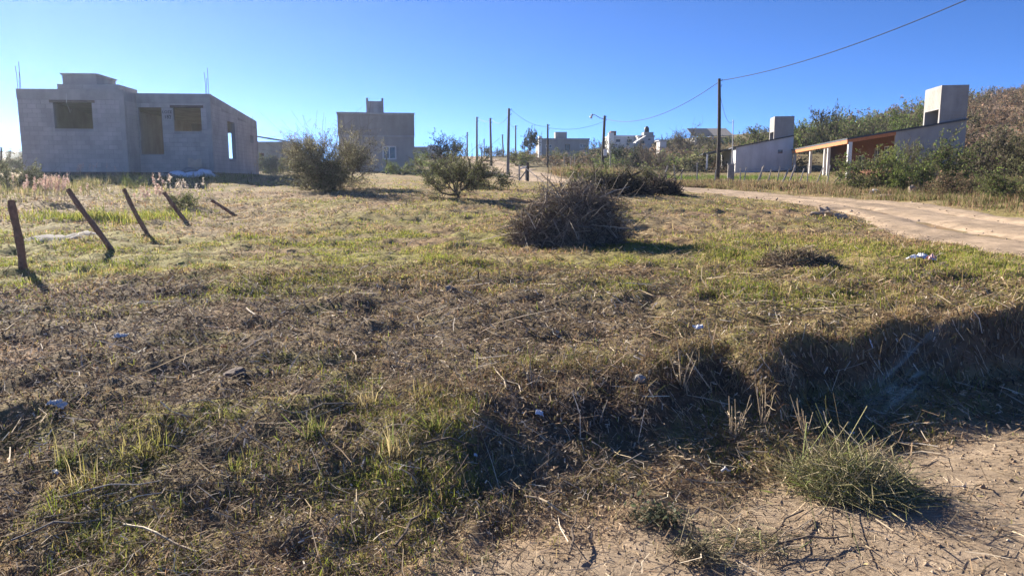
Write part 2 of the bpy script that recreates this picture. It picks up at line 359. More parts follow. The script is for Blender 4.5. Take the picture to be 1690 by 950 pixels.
# the dirt road winding up the slope: a sheet whose rim dips under the ground
nw = 41; tg = np.gradient(ROAD, axis=0); tg /= np.linalg.norm(tg, axis=1, keepdims=True); nr = np.stack([tg[:, 1], -tg[:, 0]], -1)
def densify(A, n): return np.stack([np.interp(np.linspace(0, len(A) - 1, n), np.arange(len(A)), A[:, k]) for k in range(A.shape[1])], -1)
RL = densify(ROAD, 700); RN = densify(nr, 700); RWd = np.interp(np.linspace(0, 239, 700), np.arange(240), ROAD_W)
s = np.linspace(-1.25, 1.25, nw); P2 = RL[:, None] + RN[:, None] * (s[None, :, None] * RWd[:, None, None])
rx, ry = P2[..., 0], P2[..., 1]
rim = np.abs(s)[None] + .75 * (fbm(rx * .55, ry * .55, 91, 5) - .5)
rut = -.075 * (np.exp(-((np.abs(s) - .42) / .13) ** 2))[None] * (.5 + fbm(rx * .4, ry * .4, 17, 2))
rz = H(rx, ry) + .075 + rut - .16 * sstep(.82, 1.2, rim) + .06 * (fbm(rx * 1.8, ry * 1.8, 21, 4) - .5)
f = fbm(rx * .8, ry * .8, 33, 4)[..., None]; st_ = fbm(rx * .25 + s[None] * 6, ry * .25, 35, 3)[..., None]
rc = np.array([.40, .305, .215]) * (.52 + .48 * f + .50 * st_)
i, j = np.meshgrid(np.arange(699), np.arange(nw - 1), indexing='ij'); a = i * nw + j
put('dirt_road', bulk('dirt_road', np.stack([rx, ry, rz], -1), np.stack([a, a + nw, a + nw + 1, a + 1], -1), None, rc.reshape(-1, 3), M['road'], True), kind='structure', label='pale dirt road curving up the slope')

# ------------------------------------------------------------------ straw, blades
def polar_pts(n, r0, r1, th=(-46, 46), pw=0.0):
    u = rng.random(n); lr = np.log(r0) + (np.log(r1) - np.log(r0)) * (u ** (1 - pw)); r = np.exp(lr); t = np.radians(rng.uniform(th[0], th[1], n))
    return r * np.sin(t), r * np.cos(t)
def gslope(x, y):
    e = .05; return (H(x + e, y) - H(x - e, y)) / (2 * e), (H(x, y + e) - H(x, y - e)) / (2 * e)
def straws(x, y, L, W, col, lift=.012, tilt=.18, flat=False):
    """flat dry stalks lying on the litter: a bent strip of two quads each"""
    n = len(x); az = rng.random(n) * 2 * math.pi; dx, dy = np.cos(az), np.sin(az); el = np.clip(rng.normal(0, tilt, n), -.6, .6)
    z = H(x, y) + lift * rng.random(n) + np.abs(el) * L * .45; sx, sy = gslope(x, y); sl = np.clip(sx * dx + sy * dy, -1.2, 1.2)
    roll = rng.uniform(-.9, .9, n); px, py = -dy * np.cos(roll), dx * np.cos(roll); pz = np.sin(roll)
    bend = rng.normal(0, .12, n) * L; V = np.zeros((n, 6, 3))
    for k, t in enumerate((-.5, 0, .5)):
        cx = x + dx * L * t + (-dy) * bend * (t == 0); cy = y + dy * L * t + dx * bend * (t == 0); cz = z + L * t * (sl + np.tan(el))
        ww = W * (.5 if t else .6)
        V[:, 2 * k] = np.stack([cx - px * ww, cy - py * ww, cz - pz * ww], -1); V[:, 2 * k + 1] = np.stack([cx + px * ww, cy + py * ww, cz + pz * ww], -1)
    if flat: return V[:, [0, 1, 4, 5]].reshape(-1, 3), np.arange(n)[:, None] * 4 + np.array([0, 1, 3, 2]), None, np.repeat(col, 4, 0)
    b = np.arange(n)[:, None] * 6
    Q = np.concatenate([b + np.array([0, 1, 3, 2]), b + np.array([2, 3, 5, 4])])
    return V.reshape(-1, 3), Q, None, np.repeat(col, 6, 0)
def blades(x, y, h, w, col, lean=.5, z=None, az=None):
    """grass blades: a quad and a tip triangle each, bending over"""
    n = len(x); az = rng.random(n) * 2 * math.pi if az is None else az
    la = rng.random(n) * 2 * math.pi; l = np.abs(rng.normal(0, lean, n)); z = H(x, y) - .005 if z is None else z
    wx, wy = np.cos(az) * w / 2, np.sin(az) * w / 2; lx, ly = np.cos(la) * l * h, np.sin(la) * l * h
    V = np.zeros((n, 5, 3)); 
    V[:, 0] = np.stack([x - wx, y - wy, z], -1); V[:, 1] = np.stack([x + wx, y + wy, z], -1)
    mx, my, mz = x + lx * .35, y + ly * .35, z + h * .6
    V[:, 2] = np.stack([mx - wx * .75, my - wy * .75, mz], -1); V[:, 3] = np.stack([mx + wx * .75, my + wy * .75, mz], -1)
    V[:, 4] = np.stack([x + lx, y + ly, z + h * np.clip(1 - l * .35, .35, 1)], -1)
    b = np.arange(n)[:, None] * 5
    return V.reshape(-1, 3), b + np.array([0, 1, 3, 2]), b + np.array([2, 3, 4]), np.repeat(col, 5, 0)
def join(parts):
    V, Q, T, C, n = [], [], [], [], 0
    for v, q, t, c in parts:
        V.append(v); C.append(c)
        if q is not None and len(q): Q.append(q + n)
        if t is not None and len(t): T.append(t + n)
        n += len(v)
    return np.concatenate(V), np.concatenate(Q) if Q else None, np.concatenate(T) if T else None, np.concatenate(C)
def pick(pal, n, jit=.25):
    pal = np.array(pal); c = pal[rng.integers(0, len(pal), n)]
    return np.clip(c * (1 + rng.normal(0, jit, (n, 1))), .008, .9)
STRAW = [(.50, .39, .25), (.40, .30, .18), (.28, .20, .13), (.20, .14, .095), (.14, .10, .075), (.33, .24, .15), (.62, .53, .40), (.19, .15, .11)]
DARKS = [(.20, .15, .115), (.13, .10, .075), (.27, .20, .15), (.095, .075, .06), (.36, .29, .22), (.165, .135, .11), (.62, .55, .45)]
GREEN = [(.19, .24, .035), (.26, .30, .05), (.13, .18, .03), (.33, .32, .07), (.40, .35, .11)]
DRYG = [(.36, .21, .125), (.44, .34, .17), (.36, .26, .13), (.50, .40, .22), (.28, .19, .10)]

FLAKE = [(.33, .23, .15), (.25, .17, .115), (.42, .31, .20), (.19, .13, .09), (.50, .40, .27), (.28, .24, .12)]
def scatter_straw(n, r0, r1, Lr, Wr, th=(-46, 46), pal=STRAW, keep=lambda x, y, d, m, g, b: 1 - .93 * d, tilt=.18, lift=.02, flat=False):
    x, y = polar_pts(n, r0, r1, th); d, m, g, b = zones(x, y); p = keep(x, y, d, m, g, b) * (road_dist(x, y) > .1)
    k = rng.random(n) < p; x, y, m = x[k], y[k], m[k]; r = np.hypot(x, y)
    L = rng.lognormal(0, .45, len(x)) * Lr * np.clip(r / 6, .6, 3) ** .5; W = Wr * rng.uniform(.6, 1.4, len(x)) * np.clip(r / 5, .6, 8) ** .8
    c = pick(pal, len(x)); cd = pick(DARKS, len(x)); sel = rng.random(len(x)) < m * .75; c[sel] = cd[sel]
    return straws(x, y, np.minimum(L, .55), W, c, lift, tilt, flat)
litter = join([
    scatter_straw(62000, 2.3, 9.5, .050, .0036, tilt=.3, flat=True),
    scatter_straw(70000, 2.3, 9.5, .026, .0080, lift=.03, tilt=.45, pal=FLAKE, flat=True),
    scatter_straw(11000, 2.3, 9.0, .11, .0040, keep=lambda x, y, d, m, g, b: 1 - .8 * d, tilt=.22, lift=.03),
    scatter_straw(1900, 2.3, 8.0, .22, .0055, pal=[(.55, .45, .31), (.45, .35, .22), (.65, .56, .43), (.32, .23, .15)], keep=lambda x, y, d, m, g, b: 1 - .5 * d, tilt=.14, lift=.04),
    scatter_straw(60000, 8, 26, .050, .0040, keep=lambda x, y, d, m, g, b: 1 - .3 * g, tilt=.3, flat=True),
    scatter_straw(14000, 2.2, 5.8, .04, .0026, th=(-20, 46), keep=lambda x, y, d, m, g, b: d, lift=.004, tilt=.04, flat=True, pal=[(.5, .40, .28), (.38, .29, .2), (.28, .2, .14), (.6, .5, .36)]),
])
put('straw_litter', bulk('straw_litter', litter[0], litter[1], litter[2], litter[3], M['straw']), kind='stuff', label='dry straw and cut stalks littering the mown ground')

def clumpy(n, r0, r1, th, seed, lo, hi, sc):
    x, y = polar_pts(n, r0, r1, th); f = fbm(x * sc, y * sc, seed, 3); k = rng.random(n) < sstep(lo, hi, f); return x[k], y[k]
def scatter_grass(n, r0, r1, hr, wr, th=(-46, 46), lean=.6, keep=lambda d, m, g, b: g, seed=77, dry=.35):
    x, y = clumpy(n, r0, r1, th, seed, .36, .58, 4.5 if r0 < 7 else 2.0); d, m, g, b = zones(x, y)
    k = (rng.random(len(x)) < keep(d, m, g, b)) & (road_dist(x, y) > .2); x, y = x[k], y[k]; g = g[k]
    r = np.hypot(x, y); n = len(x); hh = hr * rng.lognormal(0, .35, n) * (.6 + .8 * fbm(x * 2, y * 2, 5, 2)); ww = wr * rng.uniform(.6, 1.3, n) * np.clip(r / 6, .7, 6) ** .85
    c = pick(GREEN, n, .2); cd = pick(DRYG, n, .2); dr = rng.random(n) < np.clip(dry + .9 * (fbm(x * 1.0, y * 1.0, 88, 3) - .5) * 2 - .25 * g, .05, .95); c[dr] = cd[dr]
    return blades(x, y, hh, ww, c, lean)
turf = join([
    scatter_grass(90000, 2.3, 7.5, .045, .0045, lean=.95, keep=lambda d, m, g, b: g * .9),
    scatter_grass(70000, 2.3, 8.5, .038, .0045, keep=lambda d, m, g, b: (1 - d) * .45, dry=.95, lean=1.0),
    scatter_grass(170000, 7.3, 15, .042, .0050, lean=.9, keep=lambda d, m, g, b: np.clip(g * 1.1 + .15, 0, 1), dry=.38),
    scatter_grass(190000, 12.5, 42, .05, .0066, lean=1.0, keep=lambda d, m, g, b: .4 + .6 * g, dry=.6),
])
put('short_grass', bulk('short_grass', turf[0], turf[1], turf[2], turf[3], M['grass']), kind='stuff', label='short mown grass, green and straw yellow, across the field')
# green strip right of the brush pile, before the road
x, y = polar_pts(30000, 7.0, 13.5, (14, 46)); k = (rng.random(len(x)) < sstep(.40, .66, fbm(x * 1.3, y * 1.3, 101, 3))) & (road_dist(x, y) > .15) & (y > bank_edge(x) + .2); x, y = x[k], y[k]
strip = blades(x, y, .052 * rng.lognormal(0, .45, len(x)), .0055 * np.clip(np.hypot(x, y) / 6, 1, 4), pick(GREEN + [(.15, .19, .035), (.11, .15, .03)] + DRYG[1:3], len(x), .2), .9)
put('verge_grass', bulk('verge_grass', *strip[:4], M['grass']), kind='stuff', label='longer green grass between the brush pile and the road')
# tall dry grass along the far side of the road and in front of the field fence
def tall(n, pts, hr, pal, wr, lean=.75):
    P = np.array(pts); t = rng.random(n) * (len(P) - 1); i = np.minimum(t.astype(int), len(P) - 2); f = (t - i)[:, None]
    c = P[i] * (1 - f) + P[i + 1] * f; x = c[:, 0] + rng.normal(0, 1, n) * c[:, 2]; y = c[:, 1] + rng.normal(0, 1, n) * c[:, 2] * 1.2
    k = (road_dist(x, y) > .35) & (rng.random(n) < sstep(.32, .6, fbm(x * 1.1, y * 1.1, 15, 3))); x, y = x[k], y[k]; n = len(x); f2 = .45 + 1.1 * fbm(x * .8, y * .8, 7, 3)
    return blades(x, y, hr * rng.lognormal(0, .3, n) * f2, wr * rng.uniform(.6, 1.4, n), pick(pal, n, .22), lean)
REDB = [(.26, .165, .10), (.34, .25, .15), (.22, .14, .09), (.40, .31, .19), (.19, .19, .07), (.16, .18, .06)]
RY = lambda px, d: (float(gp(px, d)[0]), d)
g1 = join([tall(42000, [(*RY(1060, 40), 1.4), (*RY(1200, 40), 1.4), (*RY(1330, 38), 1.4), (*RY(1420, 33), 1.2)], .21, REDB, .022),
           tall(9000, [(*RY(1430, 31), .7), (*RY(1500, 28), 1.0), (*RY(1600, 25), 1.2), (*RY(1720, 23), 1.3)], .26, REDB + [(.14, .17, .05)], .018),
           tall(7000, [(*RY(880, 52), 1.4), (*RY(930, 54), 1.4), (*RY(1010, 56), 2)], .5, REDB, .03)])
put('roadside_dry_grass', bulk('roadside_dry_grass', *g1, M['grass']), kind='stuff', label='tall reddish dry grass along the far side of the road')
g2 = join([tall(20000, [(*RY(-40, 21), 2.0), (*RY(60, 25), 1.8), (*RY(170, 28.5), 1.3), (*RY(330, 30), 1.2)], .2, [(.26, .25, .10), (.34, .29, .15), (.20, .21, .075), (.38, .30, .19)], .016),
           tall(5000, [(*RY(120, 16.5), .7), (*RY(190, 16.5), .6), (*RY(250, 17), .5)], .14, GREEN, .012)])
put('weedy_grass', bulk('weedy_grass', *g2, M['grass']), kind='stuff', label='pale weeds and grass in front of the unfinished block house')
g3 = tall(24000, [(*RY(1500, 40), 2.0), (*RY(1600, 34), 2.2), (*RY(1700, 30), 2.5)], .3, [(.13, .16, .05), (.20, .2, .08), (.26, .19, .12), (.16, .13, .08)], .022)
put('slope_grass', bulk('slope_grass', *g3, M['grass']), kind='stuff', label='rough grass on the slope above the road')
g4 = tall(9000, [(*RY(1095, 50), 1.5), (*RY(1160, 50), 2), (*RY(1330, 50), 2.2)], .2, [(.12, .2, .03), (.17, .25, .04), (.12, .15, .05)], .02)
put('fenced_meadow', bulk('fenced_meadow', *g4, M['grass']), kind='stuff', label='bright green grass inside the fenced field')
# stubble and hanging roots on the cut of the bank
x = rng.uniform(-.8, 6.5, 9000); y = bank_edge(x) - rng.random(9000) ** 1.6 * .6 + .08
bankst = blades(x, y, .05 * rng.lognormal(0, .6, 9000), .0042 * np.ones(9000), pick(DRYG + [(.12, .09, .06), (.1, .12, .04), (.16, .11, .08), (.2, .15, .1)], 9000), 1.5)
put('bank_stubble', bulk('bank_stubble', *bankst, M['straw']), kind='stuff', label='dry stubble along the lip of the cut bank')

# ------------------------------------------------------------------ grass tufts that stand out
def tuft_mesh(n, h, rad, pal, w=.0052, lean=.85):
    a = rng.random(n) * 2 * math.pi; r = np.sqrt(rng.random(n)) * rad; x, y = r * np.cos(a), r * np.sin(a)
    v, q, t, c = blades(x, y, h * rng.lognormal(-.25, .5, n), w * rng.uniform(.6, 1.3, n), pick(pal, n, .2), lean, z=np.full(n, -.02) - .25 * r, az=None)
    return v, q, t, c
GR2 = [(.15, .19, .045), (.20, .23, .06), (.11, .145, .035), (.30, .27, .11)]; YG = [(.30, .28, .08), (.36, .32, .12), (.22, .24, .06)]; DR2 = [(.44, .36, .18), (.38, .29, .13), (.5, .42, .24)]
TUFTS = [(240, 750, 190, .16, .13, YG, 'yellowish green grass tuft below the dark hollow at the left'),
         (150, 800, 150, .13, .10, DR2 + YG, 'pale dry grass tuft with grey base at the lower left'),
         (258, 712, 70, .09, .06, DR2, 'small straw-yellow tuft beside the dark hollow at the left'),
         (520, 718, 70, .17, .06, GR2, 'bright green spiky tuft under the bank, left of centre'),
         (655, 745, 160, .15, .11, DR2 + [(.2, .24, .08)], 'wide pale tuft in front of the bank'),
         (722, 708, 60, .16, .06, GR2, 'green leafy tuft at the foot of the bank, right of the pale tuft'),
         (785, 820, 80, .08, .06, YG + GR2, 'low round yellow-green tuft on the littered dirt'),
         (400, 772, 110, .12, .10, GR2 + YG, 'loose green tuft right of the largest left tuft'),
         (605, 665, 90, .11, .08, DR2, 'dry tan tuft on the lip of the bank left of centre'),
         (700, 655, 90, .12, .08, DR2 + YG, 'dry golden tuft on the bank lip with a shaded underside'),
         (875, 605, 60, .11, .05, GR2, 'bright green weed on the bank edge near the middle'),
         (645, 668, 60, .10, .06, GR2 + YG, 'greenish tuft between two dry tufts on the bank lip'),
         (110, 772, 60, .13, .06, GR2, 'upright green tuft near the white scrap at lower left'),
         (140, 890, 110, .10, .10, YG + GR2, 'olive tuft near the bottom left corner'),
         (800, 925, 40, .06, .03, [(.12, .13, .06), (.2, .2, .09)], 'tiny tuft alone on the bare dirt at the bottom'),
         (1450, 462, 80, .14, .09, DR2, 'straw-coloured tuft in front of the white plastic bag'),
         (1620, 505, 90, .15, .10, GR2 + YG, 'green tuft at the top of the shaded bank by the right edge'),
         (1490, 520, 80, .16, .08, DR2 + [(.3, .2, .1)], 'reddish dry tuft on the corner of the cut bank')]
for px, py, n, h, rad, pal, lab in TUFTS:
    p = hit(px, py); v, q, t, c = tuft_mesh(n * 2, h * .72, rad, pal)
    put('grass_tuft', bulk('grass_tuft', v, q, t, c, M['grass']), loc=tuple(p), label=lab, cat='grass tuft', group='grass tufts that stand out')

# ------------------------------------------------------------------ shrubs and trees
def nrm(v): return v / (np.linalg.norm(v, axis=-1, keepdims=True) + 1e-9)
def grow(seed, stems=6, sub=7, twg=6, leaves=4, leaf=.03, up=.55, trunk=0.0, droop=.0, bare=.0, thick=.014, asp=.45, stray=0, sides=3, pal=((.08, .11, .03),), pvar=.25, tw3=True):
    """unit shrub (about 1 wide, 1 high): branch polylines and leaf quads"""
    R = np.random.default_rng(seed); K = 5
    a = R.random(stems) * 2 * math.pi; out = nrm(np.stack([np.cos(a), np.sin(a), R.uniform(up * .35, up * 2.2, stems)], -1))
    L = R.uniform(.40, .62, stems) * (1 - trunk * .45); t = np.linspace(0, 1, K)[None, :, None]
    base = np.stack([R.normal(0, .03, stems), R.normal(0, .03, stems), np.full(stems, trunk)], -1)
    bend = R.normal(0, .07, (stems, 1, 3)); P1 = base[:, None] + out[:, None] * L[:, None, None] * t + bend * np.sin(t * math.pi) + np.array([0, 0, .12]) * t ** 2 * (1 - 2 * droop)
    lines = [(P1, np.linspace(thick, thick * .45, K)[None] * np.ones((stems, 1)))]
    def child(P, m, lf, tmin, spread, r0, r1):
        N = len(P); ix = np.repeat(np.arange(N), m); tt = R.uniform(tmin, 1, N * m); kk = np.minimum((tt * (K - 1)).astype(int), K - 2); ff = (tt * (K - 1) - kk)[:, None]
        o = P[ix, kk] * (1 - ff) + P[ix, kk + 1] * ff; tan = nrm(P[ix, kk + 1] - P[ix, kk])
        outw = nrm(o - np.array([0, 0, .25])); d = nrm(tan * .6 + R.normal(0, spread, (N * m, 3)) + outw * .45 + np.array([0, 0, .18 - .5 * droop]))
        l = lf * R.lognormal(0, .3, N * m); s = np.linspace(0, 1, K)[None, :, None]
        C = o[:, None] + d[:, None] * l[:, None, None] * s + R.normal(0, .14, (N * m, 1, 3)) * l[:, None, None] * np.sin(s * math.pi) - np.array([0, 0, droop * .35]) * l[:, None, None] * s ** 2
        return C, np.linspace(r0, r1, K)[None] * np.ones((N * m, 1)), ix
    P2, R2, i2 = child(P1, sub, .28, .3, .55, thick * .5, thick * .22); lines.append((P2, R2) if tw3 else (P2[:, ::4], R2[:, ::4]))
    P3, R3, i3 = child(P2, twg, .14, .25, .7, thick * .24, thick * .12)
    if tw3: lines.append((P3[:, ::2], R3[:, ::2]))
    if stray:
        P4 = P3[R.choice(len(P3), stray)].copy(); P4 = P4[:, :1] + (P4 - P4[:, :1]) * 2.6; P4[..., 2] += np.linspace(0, .12, K)[None] * R.random((stray, 1)); lines.append((P4[:, ::2], np.full((stray, 3), thick * .14)))
    clump = R.normal(1, pvar, len(P2)).clip(.45, 1.7)
    if bare: keep = np.nonzero(R.random(len(P3)) > bare)[0]
    else: keep = np.arange(len(P3))
    ix = np.repeat(keep, leaves); n = len(ix); tt = R.uniform(.15, 1.05, n); kk = np.minimum((tt * (K - 1)).astype(int), K - 2); ff = (tt * (K - 1) - kk)[:, None]
    c = P3[ix, kk] * (1 - ff) + P3[ix, kk + 1] * ff + R.normal(0, .016, (n, 3))
    d = nrm(R.normal(0, 1, (n, 3)) + np.array([0, 0, .3])); e = nrm(np.cross(d, R.normal(0, 1, (n, 3)))); sz = leaf * R.lognormal(0, .3, n)[:, None]
    LV = np.stack([c - d * sz * .5, c + e * sz * asp * .5, c + d * sz * .5, c - e * sz * asp * .5], 1)
    pal = np.array(pal); col = pal[R.integers(0, len(pal), n)] * clump[i3[ix]][:, None] * R.lognormal(0, .18, n)[:, None]
    BV, BQ, nb = [], [], 0
    for P, Rr in lines:
        v, q = tube_arrays(P, Rr, sides); BV.append(v); BQ.append(q + nb); nb += len(v)
    if trunk:
        tz = np.linspace(-.04, trunk + .02, 5); tp = np.stack([np.cumsum(R.normal(0, .012, 5)), np.cumsum(R.normal(0, .012, 5)), tz], -1); tp[:, :2] -= tp[-1, :2]
        v, q = tube_arrays(tp[None], np.linspace(thick * 2.0, thick * 1.3, 5)[None], 7); BV.append(v); BQ.append(q + nb); nb += len(v)
    BV = np.concatenate(BV); allp = np.concatenate([BV, LV.reshape(-1, 3)]); lo = np.quantile(allp, .006, 0); hi = np.quantile(allp, .994, 0)
    cx = (lo + hi) / 2; sc = np.array([1 / (hi[0] - lo[0]), 1 / (hi[1] - lo[1]), 1 / (hi[2] - min(lo[2], 0))])
    f = lambda A: (A - np.array([cx[0], cx[1], 0])) * sc
    return f(BV), np.concatenate(BQ), f(LV.reshape(-1, 3)), np.arange(n * 4).reshape(-1, 4), np.repeat(col.clip(.005, .7), 4, 0)
OLIVE = [(.11, .115, .055), (.14, .14, .07), (.085, .09, .045), (.17, .155, .085)]; GRN = [(.12, .175, .042), (.16, .215, .055), (.095, .135, .036), (.21, .24, .075)]
DKG = [(.04, .06, .03), (.055, .072, .036), (.032, .046, .028)]; GREY = [(.20, .165, .135), (.15, .125, .105), (.14, .13, .08)]; RED = [(.26, .165, .11), (.32, .22, .15), (.20, .135, .09), (.17, .145, .075)]
LGRN = [(.18, .23, .055), (.23, .27, .075), (.13, .18, .045)]
def shrub(name, label, cat, px, d, wpx, hpx, group=None, base=None, wd=None, rot=0, part=('stem', 'foliage'), sink=.05, barkc=None, **kw):
    """one shrub or tree whose width and height are given in photo pixels at its depth"""
    p = gp(px, d) if base is None else np.array(base); s = scale_at(d); wx = wpx * s; h = hpx * s
    r = thing(name, label, cat, p - np.array([0, 0, sink]), group)
    bv, bq, lv, lq, lc = grow(**kw); m = np.array([wx, wd or wx, h])
    put(part[0], bulk(part[0], bv * m, bq, None, None, M['bark'] if barkc is None else barkc, True), r)
    put(part[1], bulk(part[1], lv * m, lq, None, lc, M['leaf']), r); return r
M['greybark'] = mat('grey_bark', (.20, .17, .145), (.11, .095, .085), 14, .9)
# the two nearest
shrub('thorn_bush', 'large dark feathery thorn bush between the block house and the tall cement house', 'bush', 543, 26.5, 150, 112, seed=3, stems=18, sub=11, twg=9, leaves=19, leaf=.0165, up=.62, thick=.009, stray=150, pal=[(.21, .205, .115), (.25, .235, .14), (.165, .165, .09), (.27, .235, .145)], sides=3, pvar=.3)
shrub('thorn_bush', 'low dense skirt of the thorn bush spreading left beside the block house', 'bush', 525, 25.8, 105, 66, seed=13, stems=12, sub=9, twg=8, leaves=9, leaf=.030, up=.45, thick=.010, stray=20, pal=OLIVE[:3], pvar=.3)
shrub('thorn_tree', 'small leaning thorn tree with forked trunk in the middle of the mown field', 'tree', 758, 21.5, 118, 86, part=('trunk', 'crown'), seed=5, stems=9, sub=10, twg=9, leaves=24, leaf=.019, up=.36, trunk=.10, thick=.017, stray=70, pal=[(.15, .17, .07), (.18, .19, .085), (.12, .135, .055)], sides=4)
shrub('low_bush', 'low dark bush just right of the small thorn tree', 'bush', 808, 27, 86, 46, seed=8, stems=10, sub=8, twg=7, leaves=9, leaf=.035, up=.35, thick=.012, pal=OLIVE[:3] + DKG)
shrub('leafy_bush', 'pale green bush poking up behind the big brush pile', 'bush', 975, 33, 88, 52, seed=9, stems=12, sub=8, twg=7, leaves=9, leaf=.035, up=.6, thick=.010, stray=20, pal=OLIVE + LGRN)
shrub('scrub_bush', 'dark spreading bush behind the right shoulder of the brush pile', 'bush', 1040, 30, 120, 48, seed=10, stems=12, sub=9, twg=8, leaves=9, leaf=.033, up=.4, thick=.010, pal=OLIVE[:3])
# around the tall cement house
kw = dict(stems=10, sub=8, twg=6, leaves=8, leaf=.04, up=.5, thick=.012)
shrub('garden_bush', 'green bush under the white window of the cement house', 'bush', 658, 50, 50, 30, seed=21, pal=GRN, **kw)
shrub('garden_bush', 'green hedge-like bush right of the cement house', 'bush', 700, 48, 60, 44, seed=22, pal=OLIVE + GRN, **kw)
shrub('dark_tree', 'dark two-headed tree on the skyline right of the cement house', 'tree', 737, 62, 58, 60, part=('trunk', 'crown'), seed=23, stems=8, sub=9, twg=7, leaves=8, leaf=.035, up=.9, trunk=.22, thick=.014, pal=DKG + [(.04, .05, .04)], pvar=.35)
shrub('hedge_bush', 'round green bush between the block house and the thorn bush', 'bush', 452, 46, 42, 44, seed=24, pal=GRN + OLIVE, **kw)
shrub('distant_tree', 'small blue-green tree at the top of the road, left one', 'tree', 803, 100, 20, 26, part=('trunk', 'crown'), seed=25, pal=DKG, **kw)
shrub('distant_tree', 'small round tree at the top of the road, right one', 'tree', 824, 100, 20, 26, part=('trunk', 'crown'), seed=26, pal=OLIVE, **kw)
shrub('roadside_bush', 'light green bush right of the upper bend of the road', 'bush', 858, 72, 44, 34, seed=27, pal=LGRN + OLIVE, **kw)
shrub('dark_tree', 'round dark tree left of the grey house with a roof tank', 'tree', 877, 88, 32, 52, part=('trunk', 'crown'), seed=28, stems=8, sub=8, twg=6, leaves=9, leaf=.045, up=.8, trunk=.25, thick=.016, pal=DKG)
shrub('roadside_bush', 'wide bushy tree in front of the grey house', 'bush', 940, 76, 66, 36, seed=29, pal=GRN + OLIVE, **kw)
shrub('skyline_tree', 'thin grey-green tree hiding the corner between the two far houses', 'tree', 987, 92, 44, 46, part=('trunk', 'crown'), seed=30, pal=OLIVE[:3] + DKG, **kw)
shrub('dense_tree', 'dense dark evergreen tree below the white far house', 'tree', 1032, 78, 66, 44, part=('trunk', 'crown'), seed=31, stems=12, sub=9, twg=7, leaves=9, leaf=.045, up=.45, thick=.014, pal=DKG)
shrub('bare_tree', 'grey leafless round tree by the left end of the fenced field', 'tree', 1075, 58, 62, 56, part=('trunk', 'crown'), barkc=M['greybark'], seed=32, stems=10, sub=9, twg=8, leaves=2, leaf=.03, up=.5, trunk=.25, thick=.014, bare=.3, pal=GREY)
shrub('bare_tree', 'brown twiggy tree on the skyline left of the long sheet roof', 'tree', 1132, 95, 60, 50, part=('trunk', 'crown'), barkc=M['greybark'], seed=33, stems=9, sub=9, twg=8, leaves=5, leaf=.03, up=.6, trunk=.2, thick=.014, bare=.25, stray=30, pal=GREY + OLIVE)
shrub('dark_tree', 'dark rounded tree on the skyline right of the roof with the black tank', 'tree', 1102, 108, 34, 34, part=('trunk', 'crown'), seed=34, pal=DKG + GRN, **kw)
shrub('hill_bush', 'olive bush on the slope above the fenced field', 'bush', 1120, 72, 70, 36, seed=35, pal=OLIVE + GRN, **kw)
shrub('hill_bush', 'dark bush left of the white house porch', 'bush', 1155, 76, 40, 30, seed=36, pal=OLIVE[:3], **kw)
shrub('hill_tree', 'yellow-green tree left of the white house tower', 'tree', 1252, 92, 70, 58, part=('trunk', 'crown'), seed=37, pal=LGRN + OLIVE, **kw)
shrub('hill_tree', 'yellow-green tree right of the white house tower', 'tree', 1322, 88, 56, 70, part=('trunk', 'crown'), seed=38, pal=LGRN + GRN, **kw)
shrub('hill_tree', 'tall dark brown-green tree between the white house tower and the orange porch', 'tree', 1354, 84, 60, 84, part=('trunk', 'crown'), seed=39, stems=10, sub=9, twg=7, leaves=8, leaf=.04, up=.8, thick=.013, pal=OLIVE[:3] + DKG)
shrub('hill_tree', 'mid-green spreading tree behind the orange porch roof', 'tree', 1408, 80, 90, 80, part=('trunk', 'crown'), seed=40, pal=GRN + OLIVE, **kw)
shrub('hill_tree', 'bright green tree just left of the big block tower', 'tree', 1492, 70, 76, 86, part=('trunk', 'crown'), seed=41, pal=[(.10, .15, .03), (.14, .18, .045), (.08, .12, .03)], **kw)
# right of the road
kw2 = dict(stems=12, sub=9, twg=7, leaves=9, leaf=.035, up=.55, thick=.010)
shrub('roadside_shrub', 'dark green bush covering the foot of the orange porch', 'bush', 1436, 36, 116, 80, seed=51, pal=GRN + OLIVE, stray=20, **kw2)
shrub('roadside_shrub', 'bright green feathery bush in front of the grey gable wall', 'bush', 1502, 34, 84, 84, seed=52, pal=LGRN, **kw2)
shrub('roadside_shrub', 'tall leafy bush hiding the middle of the grey gable wall', 'bush', 1548, 35, 108, 98, seed=53, pal=GRN + OLIVE, stray=30, **kw2)
shrub('roadside_shrub', 'twiggy bush with young green tips in front of the porch windows', 'bush', 1486, 42, 56, 92, seed=54, bare=.4, pal=LGRN + OLIVE, stray=50, **kw2)
shrub('slope_bush', 'grey-brown bush right of the grey gable wall', 'bush', 1632, 40, 104, 110, seed=55, pal=OLIVE + GREY, bare=.2, stray=40, **kw2)
shrub('slope_bush', 'dark bush by the right edge above the grassy slope', 'bush', 1700, 38, 104, 104, seed=56, pal=OLIVE[:3], **kw2)
shrub('slope_bush', 'brown scrubby bush at the road edge behind the leaning stone', 'bush', 1572, 29, 104, 56, seed=57, pal=RED + OLIVE, bare=.2, stray=40, **kw2)
shrub('slope_bush', 'leafy low bush tumbling to the road at the right edge', 'bush', 1664, 25.5, 120, 66, seed=58, pal=OLIVE + GRN, stray=20, **kw2)
shrub('pale_bush', 'pale washed-green weed bush at the left edge before the block house', 'bush', 22, 24, 90, 58, seed=59, pal=[(.16, .17, .09), (.20, .20, .11), (.12, .14, .07)], stray=25, **kw2)
shrub('pale_bush', 'grey-green bush at the far left behind the block house corner', 'bush', 18, 44, 60, 44, seed=60, pal=[(.13, .14, .09), (.10, .11, .07)], **kw2)
